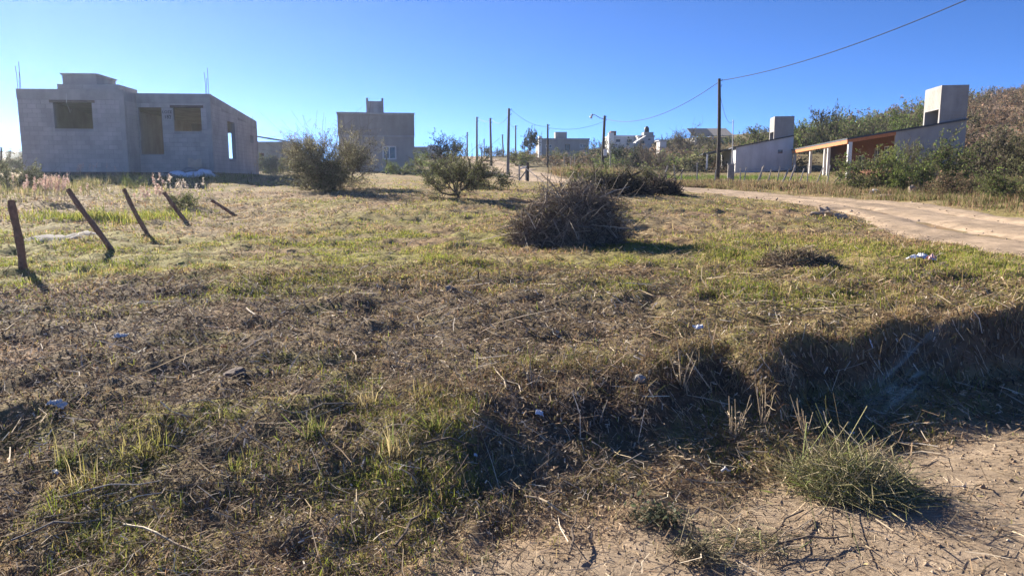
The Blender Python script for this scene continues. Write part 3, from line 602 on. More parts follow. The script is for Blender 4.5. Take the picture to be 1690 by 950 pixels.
shrub('weed_bush', 'small green weed before the dark footing of the block house', 'weed', 222, 25, 36, 26, seed=61, pal=GRN + LGRN, **kw)
shrub('weed_bush', 'green weed clump behind the fourth leaning post', 'weed', 306, 19.5, 52, 34, seed=62, pal=OLIVE + LGRN, **kw)
# hillside scrub: one mass, from merged small shrubs
protos = [grow(seed=200 + k, stems=7, sub=5, twg=4, leaves=4, leaf=.074, up=.55, thick=.012, tw3=False, pal=[RED, OLIVE, GREY + RED, GRN, RED, OLIVE + RED][k], bare=[.2, 0, .2, 0, .1, 0][k]) for k in range(6)]
LVs, LQs, LCs, BVs, BQs, nl, nb = [], [], [], [], [], 0, 0
def scrub_at(px, d, hm, wm, k):
    global nl, nb
    p = gp(px, d)
    if road_dist(p[0], p[1]) < wm * .6: return
    bv, bq, lv, lq, lc = protos[k]; a = rng.random() * 6.28; R = np.array([[math.cos(a), -math.sin(a), 0], [math.sin(a), math.cos(a), 0], [0, 0, 1]]); m = np.array([wm, wm, hm])
    LVs.append((lv * m) @ R.T + p - np.array([0, 0, .12])); LQs.append(lq + nl); LCs.append(lc * rng.lognormal(0, .2)); nl += len(lv)
    BVs.append((bv * m) @ R.T + p - np.array([0, 0, .12])); BQs.append(bq + nb); nb += len(bv)
for px in range(1585, 1800, 9):
    for d in (50, 58, 67, 78, 90, 101, 112, 124):
        scrub_at(px + rng.uniform(-8, 8), d + rng.uniform(-4, 4), rng.uniform(1.1, 2.5), rng.uniform(1.8, 3.6), int(rng.choice([0, 1, 2, 4, 0, 5])))
for px in range(1320, 1590, 13):
    for d in (88, 98, 112):
        scrub_at(px + rng.uniform(-8, 8), d + rng.uniform(-4, 4), rng.uniform(1.8, 3.4), rng.uniform(3, 5), int(rng.choice([0, 1, 3, 3, 5, 3])))
for px in range(1090, 1320, 12):
    for d in (70, 82, 96, 114):
        scrub_at(px + rng.uniform(-8, 8), d + rng.uniform(-4, 4), rng.uniform(1.1, 2.2), rng.uniform(2.5, 4.5), int(rng.choice([0, 1, 2, 3, 5, 2])))
for px in range(600, 1090, 18):
    for d in (74, 88, 106):
        scrub_at(px + rng.uniform(-8, 8), d + rng.uniform(-4, 4), rng.uniform(.8, 1.7), rng.uniform(2, 3.5), int(rng.choice([1, 3, 5, 2])))
for px in range(-60, 600, 22):
    scrub_at(px, 62 + rng.uniform(-6, 10), rng.uniform(.8, 1.6), rng.uniform(2, 4), int(rng.choice([1, 3, 5])))
so = put('hillside_scrub', bulk('hillside_scrub', np.concatenate(LVs), np.concatenate(LQs), None, np.concatenate(LCs), M['leaf']), kind='stuff', label='brown and olive scrub covering the hillside')
put('scrub_twigs', bulk('scrub_twigs', np.concatenate(BVs), np.concatenate(BQs), None, None, M['greybark']), so, kind='stuff')
# ------------------------------------------------------------------ distant ridge on the far left
ax = np.linspace(-250, 90, 90); hh = 7 * np.exp(-((ax + 185) / 60) ** 2) + 3.5 + 1.7 * fbm(ax * .034, ax * 0, 3, 4)
rows = []
for k, (f, dy) in enumerate(((0, -40), (.55, -20), (1, 0), (.6, 25), (0, 45))): rows.append(np.stack([ax, 270 + dy * .6 + 0 * ax, 2 + f * hh * (1 + .05 * np.sin(ax * .05 + k))], -1))
V = np.stack(rows, 1).reshape(-1, 3); i, j = np.meshgrid(np.arange(89), np.arange(4), indexing='ij'); a = i * 5 + j
put('distant_hill', bulk('distant_hill', V, np.stack([a, a + 5, a + 6, a + 1], -1), None, None, mat('hill_scrub', (.10, .11, .06), (.07, .075, .045), .03, .95), True), kind='structure')

# ------------------------------------------------------------------ block masonry
def cells(u0, u1, z0, ztop, ops):
    """rectangles of a wall left between its openings: (u0,u1,z0,z1) with z1 None where it runs to the top"""
    us = sorted({u0, u1, *[v for o in ops for v in o[:2] if u0 < v < u1]}); out = []
    for a, b in zip(us[:-1], us[1:]):
        m = (a + b) / 2; hs = sorted([(o[2], o[3]) for o in ops if o[0] <= m <= o[1]]); z = z0
        for (c, d) in hs:
            if c > z + .01: out.append((a, b, z, c))
            z = max(z, d)
        out.append((a, b, z, None))
    return out
def wall_mesh(mb, O, ex, ey, u0, u1, z0, top, ops, t0, t1):
    """solid wall between ey offsets t0..t1, its top given by top(u)"""
    O = np.asarray(O, float)
    for (a, b, c, d) in cells(u0, u1, z0, None, ops):
        P = []
        for zz in ((c, c), (top(a) if d is None else d, top(b) if d is None else d)):
            for (u, v, z) in ((a, t0, zz[0]), (b, t0, zz[1]), (b, t1, zz[1]), (a, t1, zz[0])): P.append(O + ex * u + ey * v + np.array([0, 0, z]))
        mb.hexa(P)
BLK = {}
def block_mesh(L, h, t, m):
    k = (round(L, 3), round(h, 3), round(t, 3), m)
    if k not in BLK:
        b = MB(); e = .004; X, Y, Z = L / 2, t / 2, h / 2
        V = []; 
        for y, s in ((-Y, -1), (-Y + e, 0), (Y - e, 0), (Y, 1)):
            q = e if s else 0
            V += [(-X + q, y, -Z + q), (X - q, y, -Z + q), (X - q, y, Z - q), (-X + q, y, Z - q)]
        F = [(0, 1, 2, 3), (15, 14, 13, 12)]
        for r in range(3):
            for i in range(4): F.append((r * 4 + i, r * 4 + 4 + i, r * 4 + 4 + (i + 1) % 4, r * 4 + (i + 1) % 4))
        b.add(np.array(V), F); BLK[k] = bulk('block', np.concatenate(b.V), np.concatenate(b.Q), None, None, M[m])
    return BLK[k]
def block_list(u0, u1, z0, top, ops, L=.4, h=.2, gap=.016):
    out = []; row = 0; z = z0
    while True:
        if z + h > min(top(u0), top(u1)) + abs(top(u0) - top(u1)) + .001: break
        u = u0 - (L / 2 if row % 2 else 0)
        while u < u1 - .03:
            a, b = max(u, u0), min(u + L, u1); segs = [(a, b)]
            for o in ops:
                if o[2] < z + h - .02 and o[3] > z + .02:
                    ns = []
                    for (p, q) in segs:
                        if q <= o[0] or p >= o[1]: ns.append((p, q))
                        else:
                            if p < o[0]: ns.append((p, o[0]))
                            if q > o[1]: ns.append((o[1], q))
                    segs = ns
            for (p, q) in segs:
                if q - p > .05 and z + h <= min(top(p), top(q)) + .001: out.append(((p + q) / 2, z + h / 2, q - p - gap, h - gap))
            u += L
        z += h; row += 1
    return out
def lay_blocks(root, part, O, ex, ey, v, blocks, thick, m='block', single=True):
    """blocks standing 6 mm proud of the mortar; each its own object when single"""
    O = np.asarray(O, float); o0 = parent_origin(part); ang = math.atan2(ex[1], ex[0]); mb = MB()
    for (u, z, L, h) in blocks:
        c = O + ex * u + ey * (v + random.uniform(-.001, .001)) + np.array([0, 0, z])
        if single: put('block', block_mesh(L, h, thick, m), part, tuple(c - o0), (0, 0, ang))
        else: mb.box(c, ex, ey, -L / 2, L / 2, -thick / 2, thick / 2, -h / 2, h / 2)
    if not single and blocks: mb.build('block_courses', M[m], part, kind='stuff')
def frame(a): return np.array([math.cos(a), math.sin(a), 0]), np.array([-math.sin(a), math.cos(a), 0])
def window(root, O, ex, ey, v, u0, u1, z0, z1, m='white', panes=2, fw=.06, name='window', depth=.06, gm='glass'):
    """a framed window in the plane ey=v (outer face towards -ey): frame, mullions, panes"""
    mb = MB()
    for (a, b, c, d) in ((u0, u1, z0, z0 + fw), (u0, u1, z1 - fw, z1), (u0, u0 + fw, z0 + fw, z1 - fw), (u1 - fw, u1, z0 + fw, z1 - fw)): mb.box(O, ex, ey, a, b, v, v + depth, c, d)
    pw = (u1 - u0 - 2 * fw) / panes
    for k in range(1, panes): mb.box(O, ex, ey, u0 + fw + pw * k - fw * .4, u0 + fw + pw * k + fw * .4, v + .003, v + depth - .003, z0 + fw, z1 - fw)
    w_ = mb.build(name, M[m], root)
    for k in range(panes):
        g = .4 * fw; MB().box(O, ex, ey, u0 + fw + pw * k + (g if k else 0), u0 + fw + pw * (k + 1) - (g if k < panes - 1 else 0), v + depth * .45, v + depth * .6, z0 + fw, z1 - fw).build('pane', M[gm], w_)
    return w_

# ------------------------------------------------------------------ unfinished block house (left)
ex, ey = frame(.07); Pc = np.array([-14.25, 35.2, EYE + .50])
root = thing('block_house', 'unfinished grey concrete block house with empty window holes on the left', 'house', Pc + np.array([0, 0, -.6]))
topR = lambda u: 3.64                                             # front walls
OPR = [(-3.30, -2.25, .85, 3.0), (-1.72, -.45, 1.92, 3.0)]; OPL = [(-6.45, -4.78, 1.92, 3.06)]
OPS = [(2.45, 3.65, .7, 2.6), (6.4, 7.1, 1.75, 2.15)]
D_, LW, RB = 7.85, 7.97, 3.37; drop = .62
topS = lambda v: 3.64 - drop * max(0, v) / D_
wl = MB(); wall_mesh(wl, Pc, ex, ey, -RB + .0, 0, 0, topR, OPR, .0, .19); wfr = wl.build('wall', M['mortar'], root)
wl = MB(); wall_mesh(wl, Pc - ey * 1.3, ex, ey, -LW, -RB, 0, topR, OPL, .0, .19); wfl = wl.build('wall', M['mortar'], root)
wl = MB(); wall_mesh(wl, Pc, ey, -ex, .19, D_, 0, topS, OPS, .0, .19); wsd = wl.build('wall', M['mortar'], root)
wl = MB(); wall_mesh(wl, Pc - ex * RB, ey, -ex, -1.11, 0, 0, lambda v: 3.635, [], .0, .19); wrt = wl.build('wall', M['mortar'], root)
wl = MB(); wall_mesh(wl, Pc - ex * (LW - .19), ey, -ex, -1.11, D_ - .19, 0, lambda v: 3.63 - drop * max(0, v) / D_, [], .0, .19); wl.build('wall', M['mortar'], root)
wl = MB(); wall_mesh(wl, Pc + ey * (D_ - .19), ex, ey, -LW, -.19, 0, lambda u: 3.0, [(-2.6, -.7, .9, 2.35), (-6.4, -5.0, 1.7, 2.4)], .0, .19); wl.build('wall', M['mortar'], root)  # left opening added in the unseen back wall to lighten the room inside
wl = MB(); wall_mesh(wl, Pc - ex * 3.6, ey, -ex, .2, D_ - .2, 0, lambda v: 2.9, [], .0, .12); wl.build('partition', M['mortar'], root)
bt = .19 + .013
lay_blocks(root, wfl, Pc - ey * 1.3, ex, ey, .095, block_list(-LW, -RB, 0, lambda u: 3.21, OPL), bt)
lay_blocks(root, wfr, Pc, ex, ey, .095, block_list(-RB, 0, 0, lambda u: 3.21, OPR), bt)
bs = [b for b in block_list(.2, D_, 0, lambda v: topS(v) - .30, OPS)]
lay_blocks(root, wsd, Pc, ey, -ex, .095, bs, bt, single=False)
lay_blocks(root, wrt, Pc - ex * RB, ey, -ex, .095, block_list(-1.3, 0, 0, lambda v: 3.2, []), bt, single=False)
rb = MB()                                                         # cast ring beam and corner columns, a little proud
rb.box(Pc, ex, ey, -RB + .01, .012, -.012, .202, 3.215, 3.655); rb.box(Pc - ey * 1.3, ex, ey, -LW - .012, -RB + .012, -.012, .202, 3.218, 3.66)
P = []
for zz in (2.0, 2.2): pass
for (z0, z1) in ((-.36, .012),):
    P = [Pc + ey * v + ex * e + np.array([0, 0, topS(v) + z]) for z in (z0, z1) for (v, e) in ((.205, -.2), (.205, .014), (D_ + .01, .014), (D_ + .01, -.2))]
    rb.hexa(P)
rb.build('ring_beam', M['beam'], root)
cb = MB(); cb.box(Pc, ex, ey, -.2, .016, -.016, .2, 0, 3.213); cb.build('corner_column', M['beam'], root)
cb = MB(); cb.box(Pc - ey * 1.3, ex, ey, -RB - .2, -RB + .016, -.016, .2, 0, 3.216); cb.build('corner_column', M['beam'], root)
cb = MB(); cb.box(Pc, ey, -ex, D_ - .2, D_ + .014, -.016, .2, 0, topS(D_) - .37); cb.build('corner_column', M['beam'], root)
for (o, a, b, z, v) in ((Pc, -1.85, -.32, 3.0, 0), (Pc - ey * 1.3, -6.6, -4.63, 3.06, 0)):
    MB().box(o, ex, ey, a, b, -.018, .2, z, z + .12).build('lintel', M['footing'], root)
MB().box(Pc, ex, ey, -1.95, -.12, -.05, .0, 1.36, 1.43).build('ledge', M['beam'], root)
MB().box(Pc, ex, ey, -RB - .05, .05, -.04, .24, -.75, -.004).build('footing', M['footing'], root)
MB().box(Pc - ey * 1.3, ex, ey, -LW - .05, -RB + .05, -.04, .24, -.75, -.004).build('footing', M['footing'], root)
MB().box(Pc, ey, -ex, .25, D_ + .05, -.04, .24, -.7, -.004).build('footing', M['footing'], root)
sl = MB(); P = [Pc + ey * v + ex * u + np.array([0, 0, topS(v) - .18 + z]) for z in (0, .14) for (u, v) in ((-LW + .2, .2), (-.2, .2), (-.2, D_ - .2), (-LW + .2, D_ - .2))]; sl.hexa(P)
sl.box(Pc - ey * 1.3, ex, ey, -LW + .2, -RB - .2, .2, 1.48, 3.47, 3.6); sl.build('roof_slab', M['beam'], root)
tk = MB(); tk.box(Pc, ex, ey, -7.85, -4.95, 1.9, 4.0, 3.42, 4.28); bse = tk.build('tank_base', M['mortar'], root)
lay_blocks(root, bse, Pc, ex, ey, 1.9, block_list(-7.85, -4.95, 3.66, lambda u: 4.285, []), .013, single=False)
tk = MB()
for (a, b, c, d) in ((-7.6, -6.0, 1.95, 2.1), (-7.6, -6.0, 3.85, 4.0), (-7.6, -7.45, 2.1, 3.85), (-6.15, -6.0, 2.1, 3.85)): tk.box(Pc, ex, ey, a, b, c, d, 4.284, 4.72)
tw = tk.build('tank_wall', M['mortar'], root); MB().box(Pc, ex, ey, -7.66, -5.94, 1.9, 4.05, 4.724, 4.80).build('tank_coping', M['beam'], root)
for (u, v, z, n) in ((-7.9, -1.2, 3.6, 3), (-.15, .1, 3.6, 3), (-.12, D_ - .1, 3.0, 1)):
    for k in range(n):
        a = Pc + ex * (u + .13 * (k % 2) - .05) + ey * (v + .14 * (k // 2)) + np.array([0, 0, z]); h = (1.05 + .25 * math.sin(k * 2.3)) if n > 1 else .3
        MB().tube([a, a + np.array([.01, 0, h * .5]), a + np.array([.035 * (k - 1), .02, h])], .011, 5).build('rebar', M['rebar'], root)
# a loose cable in the left window, and the lot number painted by the door
MB().tube([Pc - ey * 1.33 + ex * (-5.82 + dx) + np.array([0, 0, z]) for dx, z in ((0, 3.45), (-.02, 3.05), (.06, 2.8), (.10, 2.62), (.16, 2.75))], .012, 5).build('hanging_cable', M['offwhite'], root)
def lettering(txt, O, ex_, size, parent, m):
    cu = bpy.data.curves.new('lettering', 'FONT'); cu.body = txt; cu.size = size; cu.extrude = .002; ob = bpy.data.objects.new('lettering', cu); COL.objects.link(ob)
    me = bpy.data.meshes.new_from_object(ob.evaluated_get(bpy.context.evaluated_depsgraph_get())); bpy.data.objects.remove(ob)
    me.materials.clear(); me.materials.append(m)
    put('lettering', me, parent, tuple(np.asarray(O) - parent_origin(parent)), (math.pi / 2, 0, math.atan2(ex_[1], ex_[0])))
lettering('LOTE', Pc + ex * -2.21 - ey * .016 + np.array([0, 0, 2.74]), ex, .185, root, M['ink'])
lettering('182', Pc + ex * -2.14 - ey * .016 + np.array([0, 0, 2.50]), ex, .22, root, M['ink'])
# torn beige board and heap of white sacks by the wall
bd = MB(); b0 = Pc - ey * .42; zb = float(H(b0[0], b0[1])) 
V = [b0 + ex * u - ey * .0 + np.array([0, 0, z]) for (u, z) in ((-1.03, .25), (-.42, .25), (-.42, .64), (-.60, .62), (-.72, .55), (-.82, .64), (-1.03, .66))]
V2 = [p + ey * .03 for p in V]; n7 = len(V)
bd.add(np.array(V + V2), [(i, (i + 1) % n7, n7 + (i + 1) % n7, n7 + i) for i in range(n7)], [(0, i, i + 1) for i in range(1, n7 - 1)] + [(n7, n7 + i + 1, n7 + i) for i in range(1, n7 - 1)])
bd.build('torn_board', M['cardboard'], None, loc=tuple(b0), label='torn beige board leaning against the block house wall', cat='board')
def lump(rad, seed, flat=(1, 1, 1), rough=.25, res=12):
    """a closed lumpy stone or sack"""
    R = np.random.default_rng(seed); n = res; V = []; th = np.linspace(0, math.pi, n)[1:-1]; ph = np.arange(n * 2) * math.pi / n
    k = R.normal(0, 1, (5, 3)) * 2.2; ph0 = R.random(5) * 6
    def f(p): return rad * (1 + rough * sum(math.sin(float(p @ k[q]) + ph0[q]) for q in range(5)) / 2.2) * p * np.array(flat)
    V = [f(np.array([0, 0, 1.0]))] + [f(np.array([math.sin(t) * math.cos(p), math.sin(t) * math.sin(p), math.cos(t)])) for t in th for p in ph] + [f(np.array([0, 0, -1.0]))]
    m = len(ph); T = [(0, 1 + i, 1 + (i + 1) % m) for i in range(m)] + [(len(V) - 1, 1 + (n - 3) * m + (i + 1) % m, 1 + (n - 3) * m + i) for i in range(m)]
    Q = [(1 + r * m + i, 1 + (r + 1) * m + i, 1 + (r + 1) * m + (i + 1) % m, 1 + r * m + (i + 1) % m) for r in range(n - 3) for i in range(m)]
    return np.array(V), Q, T
for (px, d, w_, h_, lab, sd) in ((297, 31.4, .34, .13, 'leftmost whitish sack in the heap by the block house', 1), (318, 31.2, .42, .12, 'lowest white sack in the heap by the block house', 2), (338, 31.6, .38, .16, 'upper bright white sack at the right of the heap by the block house', 3), (312, 32.0, .36, .2, 'grey sack at the back of the heap by the block house', 4)):
    p = gp(px, d); v, q, t = lump(1, sd, (w_, .26, h_), .3)
    put('cement_sack', bulk('cement_sack', v, q, t, None, M['plastic'] if sd != 4 else M['ash'], True), loc=(p[0], p[1], p[2] + h_ * .8), label=lab, cat='sack', group='sacks by the block house')
ORD0 = 'first second third fourth fifth sixth seventh eighth ninth'.split()
for k in range(9):
    p = gp(270 + 10 * k + random.uniform(-4, 4), 31.6 + random.uniform(-.5, .6)); v, q, t = lump(.16 + .1 * random.random(), 40 + k, (1, .8, .6), .35, 7)
    put('rubble_chunk', bulk('rubble_chunk', v, q, t, None, M['ash'], False), loc=tuple(p + np.array([0, 0, .05])), label=f'grey rubble chunk, {ORD0[k]} from the left in the row before the block house door', cat='rubble', group='rubble before the block house')

# ------------------------------------------------------------------ tall cement house (centre left)
ex, ey = frame(.15); a0 = at(561, 285, 58); a1 = at(680, 285, 58); wd = (a1[0] - a0[0]) * 1.03; Oc = np.array([a0[0], 58, a0[2]])
zt = at(600, 185, 58)[2] - Oc[2]; zl = at(600, 226, 58)[2] - Oc[2]
root = thing('cement_house', 'tall grey cement house with a white-framed window behind the thorn bush', 'house', Oc + np.array([0, 0, -.6]))
wz0, wz1 = at(630, 263, 58)[2] - Oc[2], at(630, 240, 58)[2] - Oc[2]; wu0, wu1 = (at(630, 250, 58) - Oc)[0], (at(653, 250, 58) - Oc)[0]
lw = (at(574, 250, 58) - Oc)[0], (at(584, 250, 58) - Oc)[0]
OPS2 = [(wu0, wu1, wz0, wz1), (lw[0], lw[1], wz0, wz1 + .1)]
mb = MB(); wall_mesh(mb, Oc, ex, ey, 0, wd, -.6, lambda u: zl, OPS2, 0, .25)
mb.box(Oc, ex, ey, 0, .25, .25, 7, -.6, zl); mb.box(Oc, ex, ey, wd - .25, wd, .25, 7, -.6, zl); mb.box(Oc, ex, ey, 0, wd, 7, 7.2, -.6, zl); mb.build('wall', M['cement'], root)
MB().box(Oc, ex, ey, -.02, wd + .02, -.08, 7.2, zl + .003, zl + .16).build('ledge', M['beam'], root)
MB().box(Oc, ex, ey, -.06, wd + .03, -.03, 7.2, zl + .163, zt - .16).build('upper_wall', M['cement_dark'], root)
MB().box(Oc, ex, ey, -.12, wd + .06, -.10, 7.3, zt - .157, zt).build('parapet_coping', M['beam'], root)
window(root, Oc, ex, ey, .08, wu0, wu1, wz0, wz1, 'white', 2, .11); window(root, Oc, ex, ey, .08, lw[0], lw[1], wz0, wz1 + .1, 'brickwall', 1, .05)
tb0, tb1 = (at(611, 185, 60) - Oc)[0], (at(638, 185, 60) - Oc)[0]; th_ = at(620, 167, 60)[2] - Oc[2]
tk = MB().box(Oc, ex, ey, tb0, tb1, 1.6, 3.2, zt - .1, th_); tk.box(Oc, ex, ey, tb0 - .03, tb0 + .14, 1.55, 1.7, zt - .1, th_ + .24); tk.box(Oc, ex, ey, tb1 - .14, tb1 + .03, 1.55, 1.7, zt - .1, th_ + .24)
tk.build('tank_house', M['mortar'], root)

# ------------------------------------------------------------------ lean-to houses on the right
def leanto(name, label, A, ang, porch, width, length, zlo, zhi, h0, mats, tower, front_windows, cols=(), side_win=None, beam=True, pv=0):
    """mono-pitch house. A: eave corner (ground), ex along the gable (towards the high side), ey along the eave (away); zlo/zhi: roof heights at u=0 / u=width"""
    ex, ey = frame(ang); A = np.asarray(A, float); root = thing(name, label, 'house', A)
    roofz = lambda u: zlo + (zhi - zlo) * u / width
    mb = MB(); ops = [side_win] if side_win else []
    wall_mesh(mb, A, ex, ey, porch, width, h0, lambda u: roofz(u) - .052, ops, 0, .2); mb.box(A, ex, ey, width - .2, width, .2, length, h0, zhi - .12); mb.box(A, ex, ey, porch, width - .2, length - .2, length, h0, roofz(porch) - .12)
    mb.build('gable_wall', M[mats[0]], root)
    fops = [(v0, v1, z0, z1) for (v0, v1, z0, z1) in front_windows]
    mb = MB(); wall_mesh(mb, A + ex * porch, ey, -ex, .2, length - .2, h0, lambda v: roofz(porch) - .12, fops, -.2, 0); fw = mb.build('front_wall', M[mats[1]], root)
    for (v0, v1, z0, z1) in fops: window(root, A + ex * (porch + .0), ey, ex, .05, v0, v1, z0, z1, 'white', 2, .06)
    if side_win: MB().box(A, ex, ey, side_win[0], side_win[1], .1, .16, side_win[2], side_win[3]).build('window', M['glass'], root)
    ov = .35; uo = -ov if not pv else porch - .3; rm = MB()
    P = [A + ex * u + ey * v + np.array([0, 0, roofz(u) + z]) for z in (-.05, .06) for (u, v) in ((uo, -.12), (width + .05, -.12), (width + .05, length + .2), (uo, length + .2))]; rm.hexa(P)
    if pv: rm.hexa([A + ex * u + ey * v + np.array([0, 0, roofz(u) + z]) for z in (-.05, .06) for (u, v) in ((-ov, pv), (uo - .002, pv), (uo - .002, length + .2), (-ov, length + .2))])
    rf = rm.build('roof', M['sheet'], root)
    if beam:
        P = [A + ex * u + ey * v + np.array([0, 0, roofz(u) + z]) for z in (-.30, -.055) for (u, v) in ((-ov + .02, -.06), (-ov + .12, -.06), (-ov + .12, length), (-ov + .02, length))]
        MB().hexa(P).build('fascia', M[mats[2]], root)
        P = [A + ex * u + ey * v + np.array([0, 0, roofz(u) + z]) for z in (-.26, -.055) for (u, v) in ((-ov + .12, -.05), (porch, -.05), (porch, .05), (-ov + .12, .05))]
        MB().hexa(P).build('rafter', M[mats[2]], root)
        for k in range(1, 9):
            v = length * k / 9; P = [A + ex * u + ey * (v + w_) + np.array([0, 0, roofz(u) + z]) for z in (-.22, -.055) for (u, w_) in ((-ov + .125, -.04), (porch - .005, -.04), (porch - .005, .04), (-ov + .125, .04))]
            MB().hexa(P).build('rafter', M[mats[2]], root)
    for (u, v, hw) in cols: MB().box(A, ex, ey, u - hw, u + hw, v - hw, v + hw, -.5, roofz(u) - .23 if beam else roofz(u) - .06).build('column', M[mats[3]], root)
    (u0, u1, v0, v1, ztop, zopen) = tower; zb = roofz(u0) + .065; zr = roofz(u1) + .065
    mb = MB(); P = lambda a, b, c, d, z0, z1: mb.box(A, ex, ey, a, b, c, d, z0, z1)
    P(u0, u0 + .2, v0, v0 + .2, zb - .3, zopen); P(u0, u0 + .2, v1 - .2, v1, zb - .3, zopen); P(u0, u0 + .2, v0, v1, zopen, ztop)
    P(u0 + .2, u1, v0, v0 + .2, zb - .3, ztop); P(u0 + .2, u1, v1 - .2, v1, zb - .3, ztop); P(u1 - .2, u1, v0 + .2, v1 - .2, zb - .3, ztop); P(u0 + .2, u1 - .2, v0 + .2, v1 - .2, ztop - .25, ztop - .1)
    tw = mb.build('water_tower', M['mortar'], root)
    lay_blocks(root, tw, A, ex, ey, v0 + .1, [b for b in block_list(u0, u1, math.floor(zb * 5) / 5, lambda u: ztop + .01, []) if b[1] > roofz(u0 + (b[0] - u0)) + .1], .210, m='tower_block', single=False)
    lay_blocks(root, tw, A + ex * u0, ey, -ex, -.1, block_list(v0, v1, math.ceil(zopen * 5) / 5, lambda u: ztop + .01, []), .210, m='tower_block', single=False)
    return root, ex, ey, A
ar = at(1403, 290, 48); ar[2] -= .35
R_, exr, eyr, Ar = leanto('porch_house', 'lean-to house with orange timber porch roof and block tower on the right', ar, -.154, 2.6, 6.75, 16.0,
    at(1403, 228, 48)[2] - ar[2], at(1592, 197, 46.9)[2] - ar[2], -.9, ('cement', 'brickwall', 'orange', 'white'),
    (5.13, 6.73, .015, 2.6, at(1570, 140, 47)[2] - ar[2], at(1540, 182, 48)[2] - ar[2]),
    [(1.0, 2.1, .9, 2.3), (2.9, 4.0, .9, 2.3), (6.0, 7.6, .8, 1.9)], [(-.12, .05, .12), (-.12, 5.0, .09), (-.12, 6.0, .08), (-.12, 10.2, .09), (-.12, 15.7, .09)])
mb = MB(); mb.box(Ar, exr, eyr, -.4, 2.7, .3, 16, -.7, -.05); mb.build('porch_floor', M['cardboard'], R_)
aw = at(1213, 283, 65); aw = aw - np.array([0.988, -.154, 0]) * 2.2; zc = aw[2]
R2, exw, eyw, Aw = leanto('white_house', 'low whitewashed lean-to house with a small block tower beyond the fence', aw, -.154, 2.2, 7.0, 10.0,
    at(1174, 251, 65.3)[2] - zc, at(1307, 224, 64.3)[2] - zc, -.6, ('offwhite', 'white', 'sheet', 'white'),
    (5.35, 6.98, .015, 2.1, at(1290, 192, 64.5)[2] - zc, at(1290, 217, 64.5)[2] - zc),
    [(1.6, 3.0, .75, 1.9)], [(.05, 2.8, .08), (.05, 9.6, .08)], side_win=(5.75, 6.15, 1.55, 1.85), beam=False, pv=2.6)

# ------------------------------------------------------------------ houses up the hill
def simple_house(name, label, px0, px1, py0, py1, d, ang, m, deep, wins, cop='beam', extra=None):
    ex, ey = frame(ang); O = at(px0, py1, d); W = (at(px1, py1, d)[0] - O[0]) / math.cos(ang); Ht = at(px0, py0, d)[2] - O[2]; s = scale_at(d)
    root = thing(name, label, 'house', O - np.array([0, 0, .5])); ops = [(u0 * s, u1 * s, Ht - v1 * s, Ht - v0 * s) for (u0, u1, v0, v1, _) in wins]
    mb = MB(); wall_mesh(mb, O, ex, ey, 0, W, -2.5, lambda u: Ht, ops, 0, .25); mb.box(O, ex, ey, 0, .25, .25, deep, -2.5, Ht); mb.box(O, ex, ey, W - .25, W, .25, deep, -2.5, Ht); mb.box(O, ex, ey, .25, W - .25, deep - .25, deep, -2.5, Ht)
    mb.build('wall', M[m], root); MB().box(O, ex, ey, -.1, W + .1, -.12, deep + .1, Ht + .003, Ht + .22).build('roof_slab', M[cop], root)
    for (a, b, c, e), wi in zip(ops, wins): window(root, O, ex, ey, .1, a, b, c, e, wi[4], 2, .09)
    return root, O, ex, ey, W, Ht, s
r, O, ex, ey, W, Ht, s = simple_house('grey_house', 'grey flat-roofed house with a square roof tank beside the upper road', 892, 972, 231, 262, 100, .05, 'cement', 8, [(8, 19, 7, 13, 'white'), (40, 48, 7, 17, 'dark'), (64, 74, 6, 12, 'white')])
MB().box(O, ex, ey, -.25, .15, -.3, 1.2, -2, Ht + .5).build('chimney_wall', M['white'], r)
tk = MB().box(O, ex, ey, 26 * s, 45 * s, 1.5, 3.2, Ht + .22, Ht + 14 * s).build('tank_house', M['mortar'], r)
r, O, ex, ey, W, Ht, s = simple_house('white_far_house', 'far white house with flat roof and brick tank on the hilltop', 1006, 1048, 226, 250, 112, .02, 'offwhite', 7, [(10, 17, 4, 8, 'dark'), (28, 36, 4, 8, 'dark')], cop='white')
MB().box(O, ex, ey, 3 * s, 12 * s, 1, 2.6, Ht + .22, Ht + 10 * s).build('tank_house', M['brickwall'], r); MB().box(O, ex, ey, -.2, 6 * s, -.4, 1, -2, Ht + .6).build('porch_pillar', M['white'], r)
r, O, ex, ey, W, Ht, s = simple_house('tank_house', 'far pale house crowned by a round black water tank', 1052, 1079, 226, 252, 110, .02, 'offwhite', 7, [(5, 11, 6, 11, 'dark'), (17, 21, 3, 5, 'dark')])
MB().box(O, ex, ey, 11 * s, W, .5, 2.5, Ht + .223, Ht + 8 * s).build('tank_stand', M['cement'], r)
c = O + ex * (17.5 * s) + ey * 1.5; zt = Ht + 8 * s
MB().tube([c + np.array([0, 0, z]) for z in (zt + .003, zt + .1, zt + .55, zt + .8, zt + .92)], [.33, .36, .36, .26, .12], 14).build('water_tank', M['tank'], r, True)
P = [O + ex * u + ey * v + np.array([0, 0, z]) for z in (0, .16) for (u, v) in ((-8 * s, -2.5), (8 * s, -2.5), (8 * s, -.1), (-8 * s, -.1))]
for q, dz in zip(range(8), (Ht - 1.0, Ht - .1, Ht - .1, Ht - 1.0) * 2): P[q][2] += dz
MB().hexa(P).build('porch_roof', M['white'], r)
O = at(1142, 226, 118); s = scale_at(118); ex, ey = frame(-.02)
r = thing('shed', 'long low shed with dark grey sheet roof on the hilltop', 'shed', O); W = 65 * s
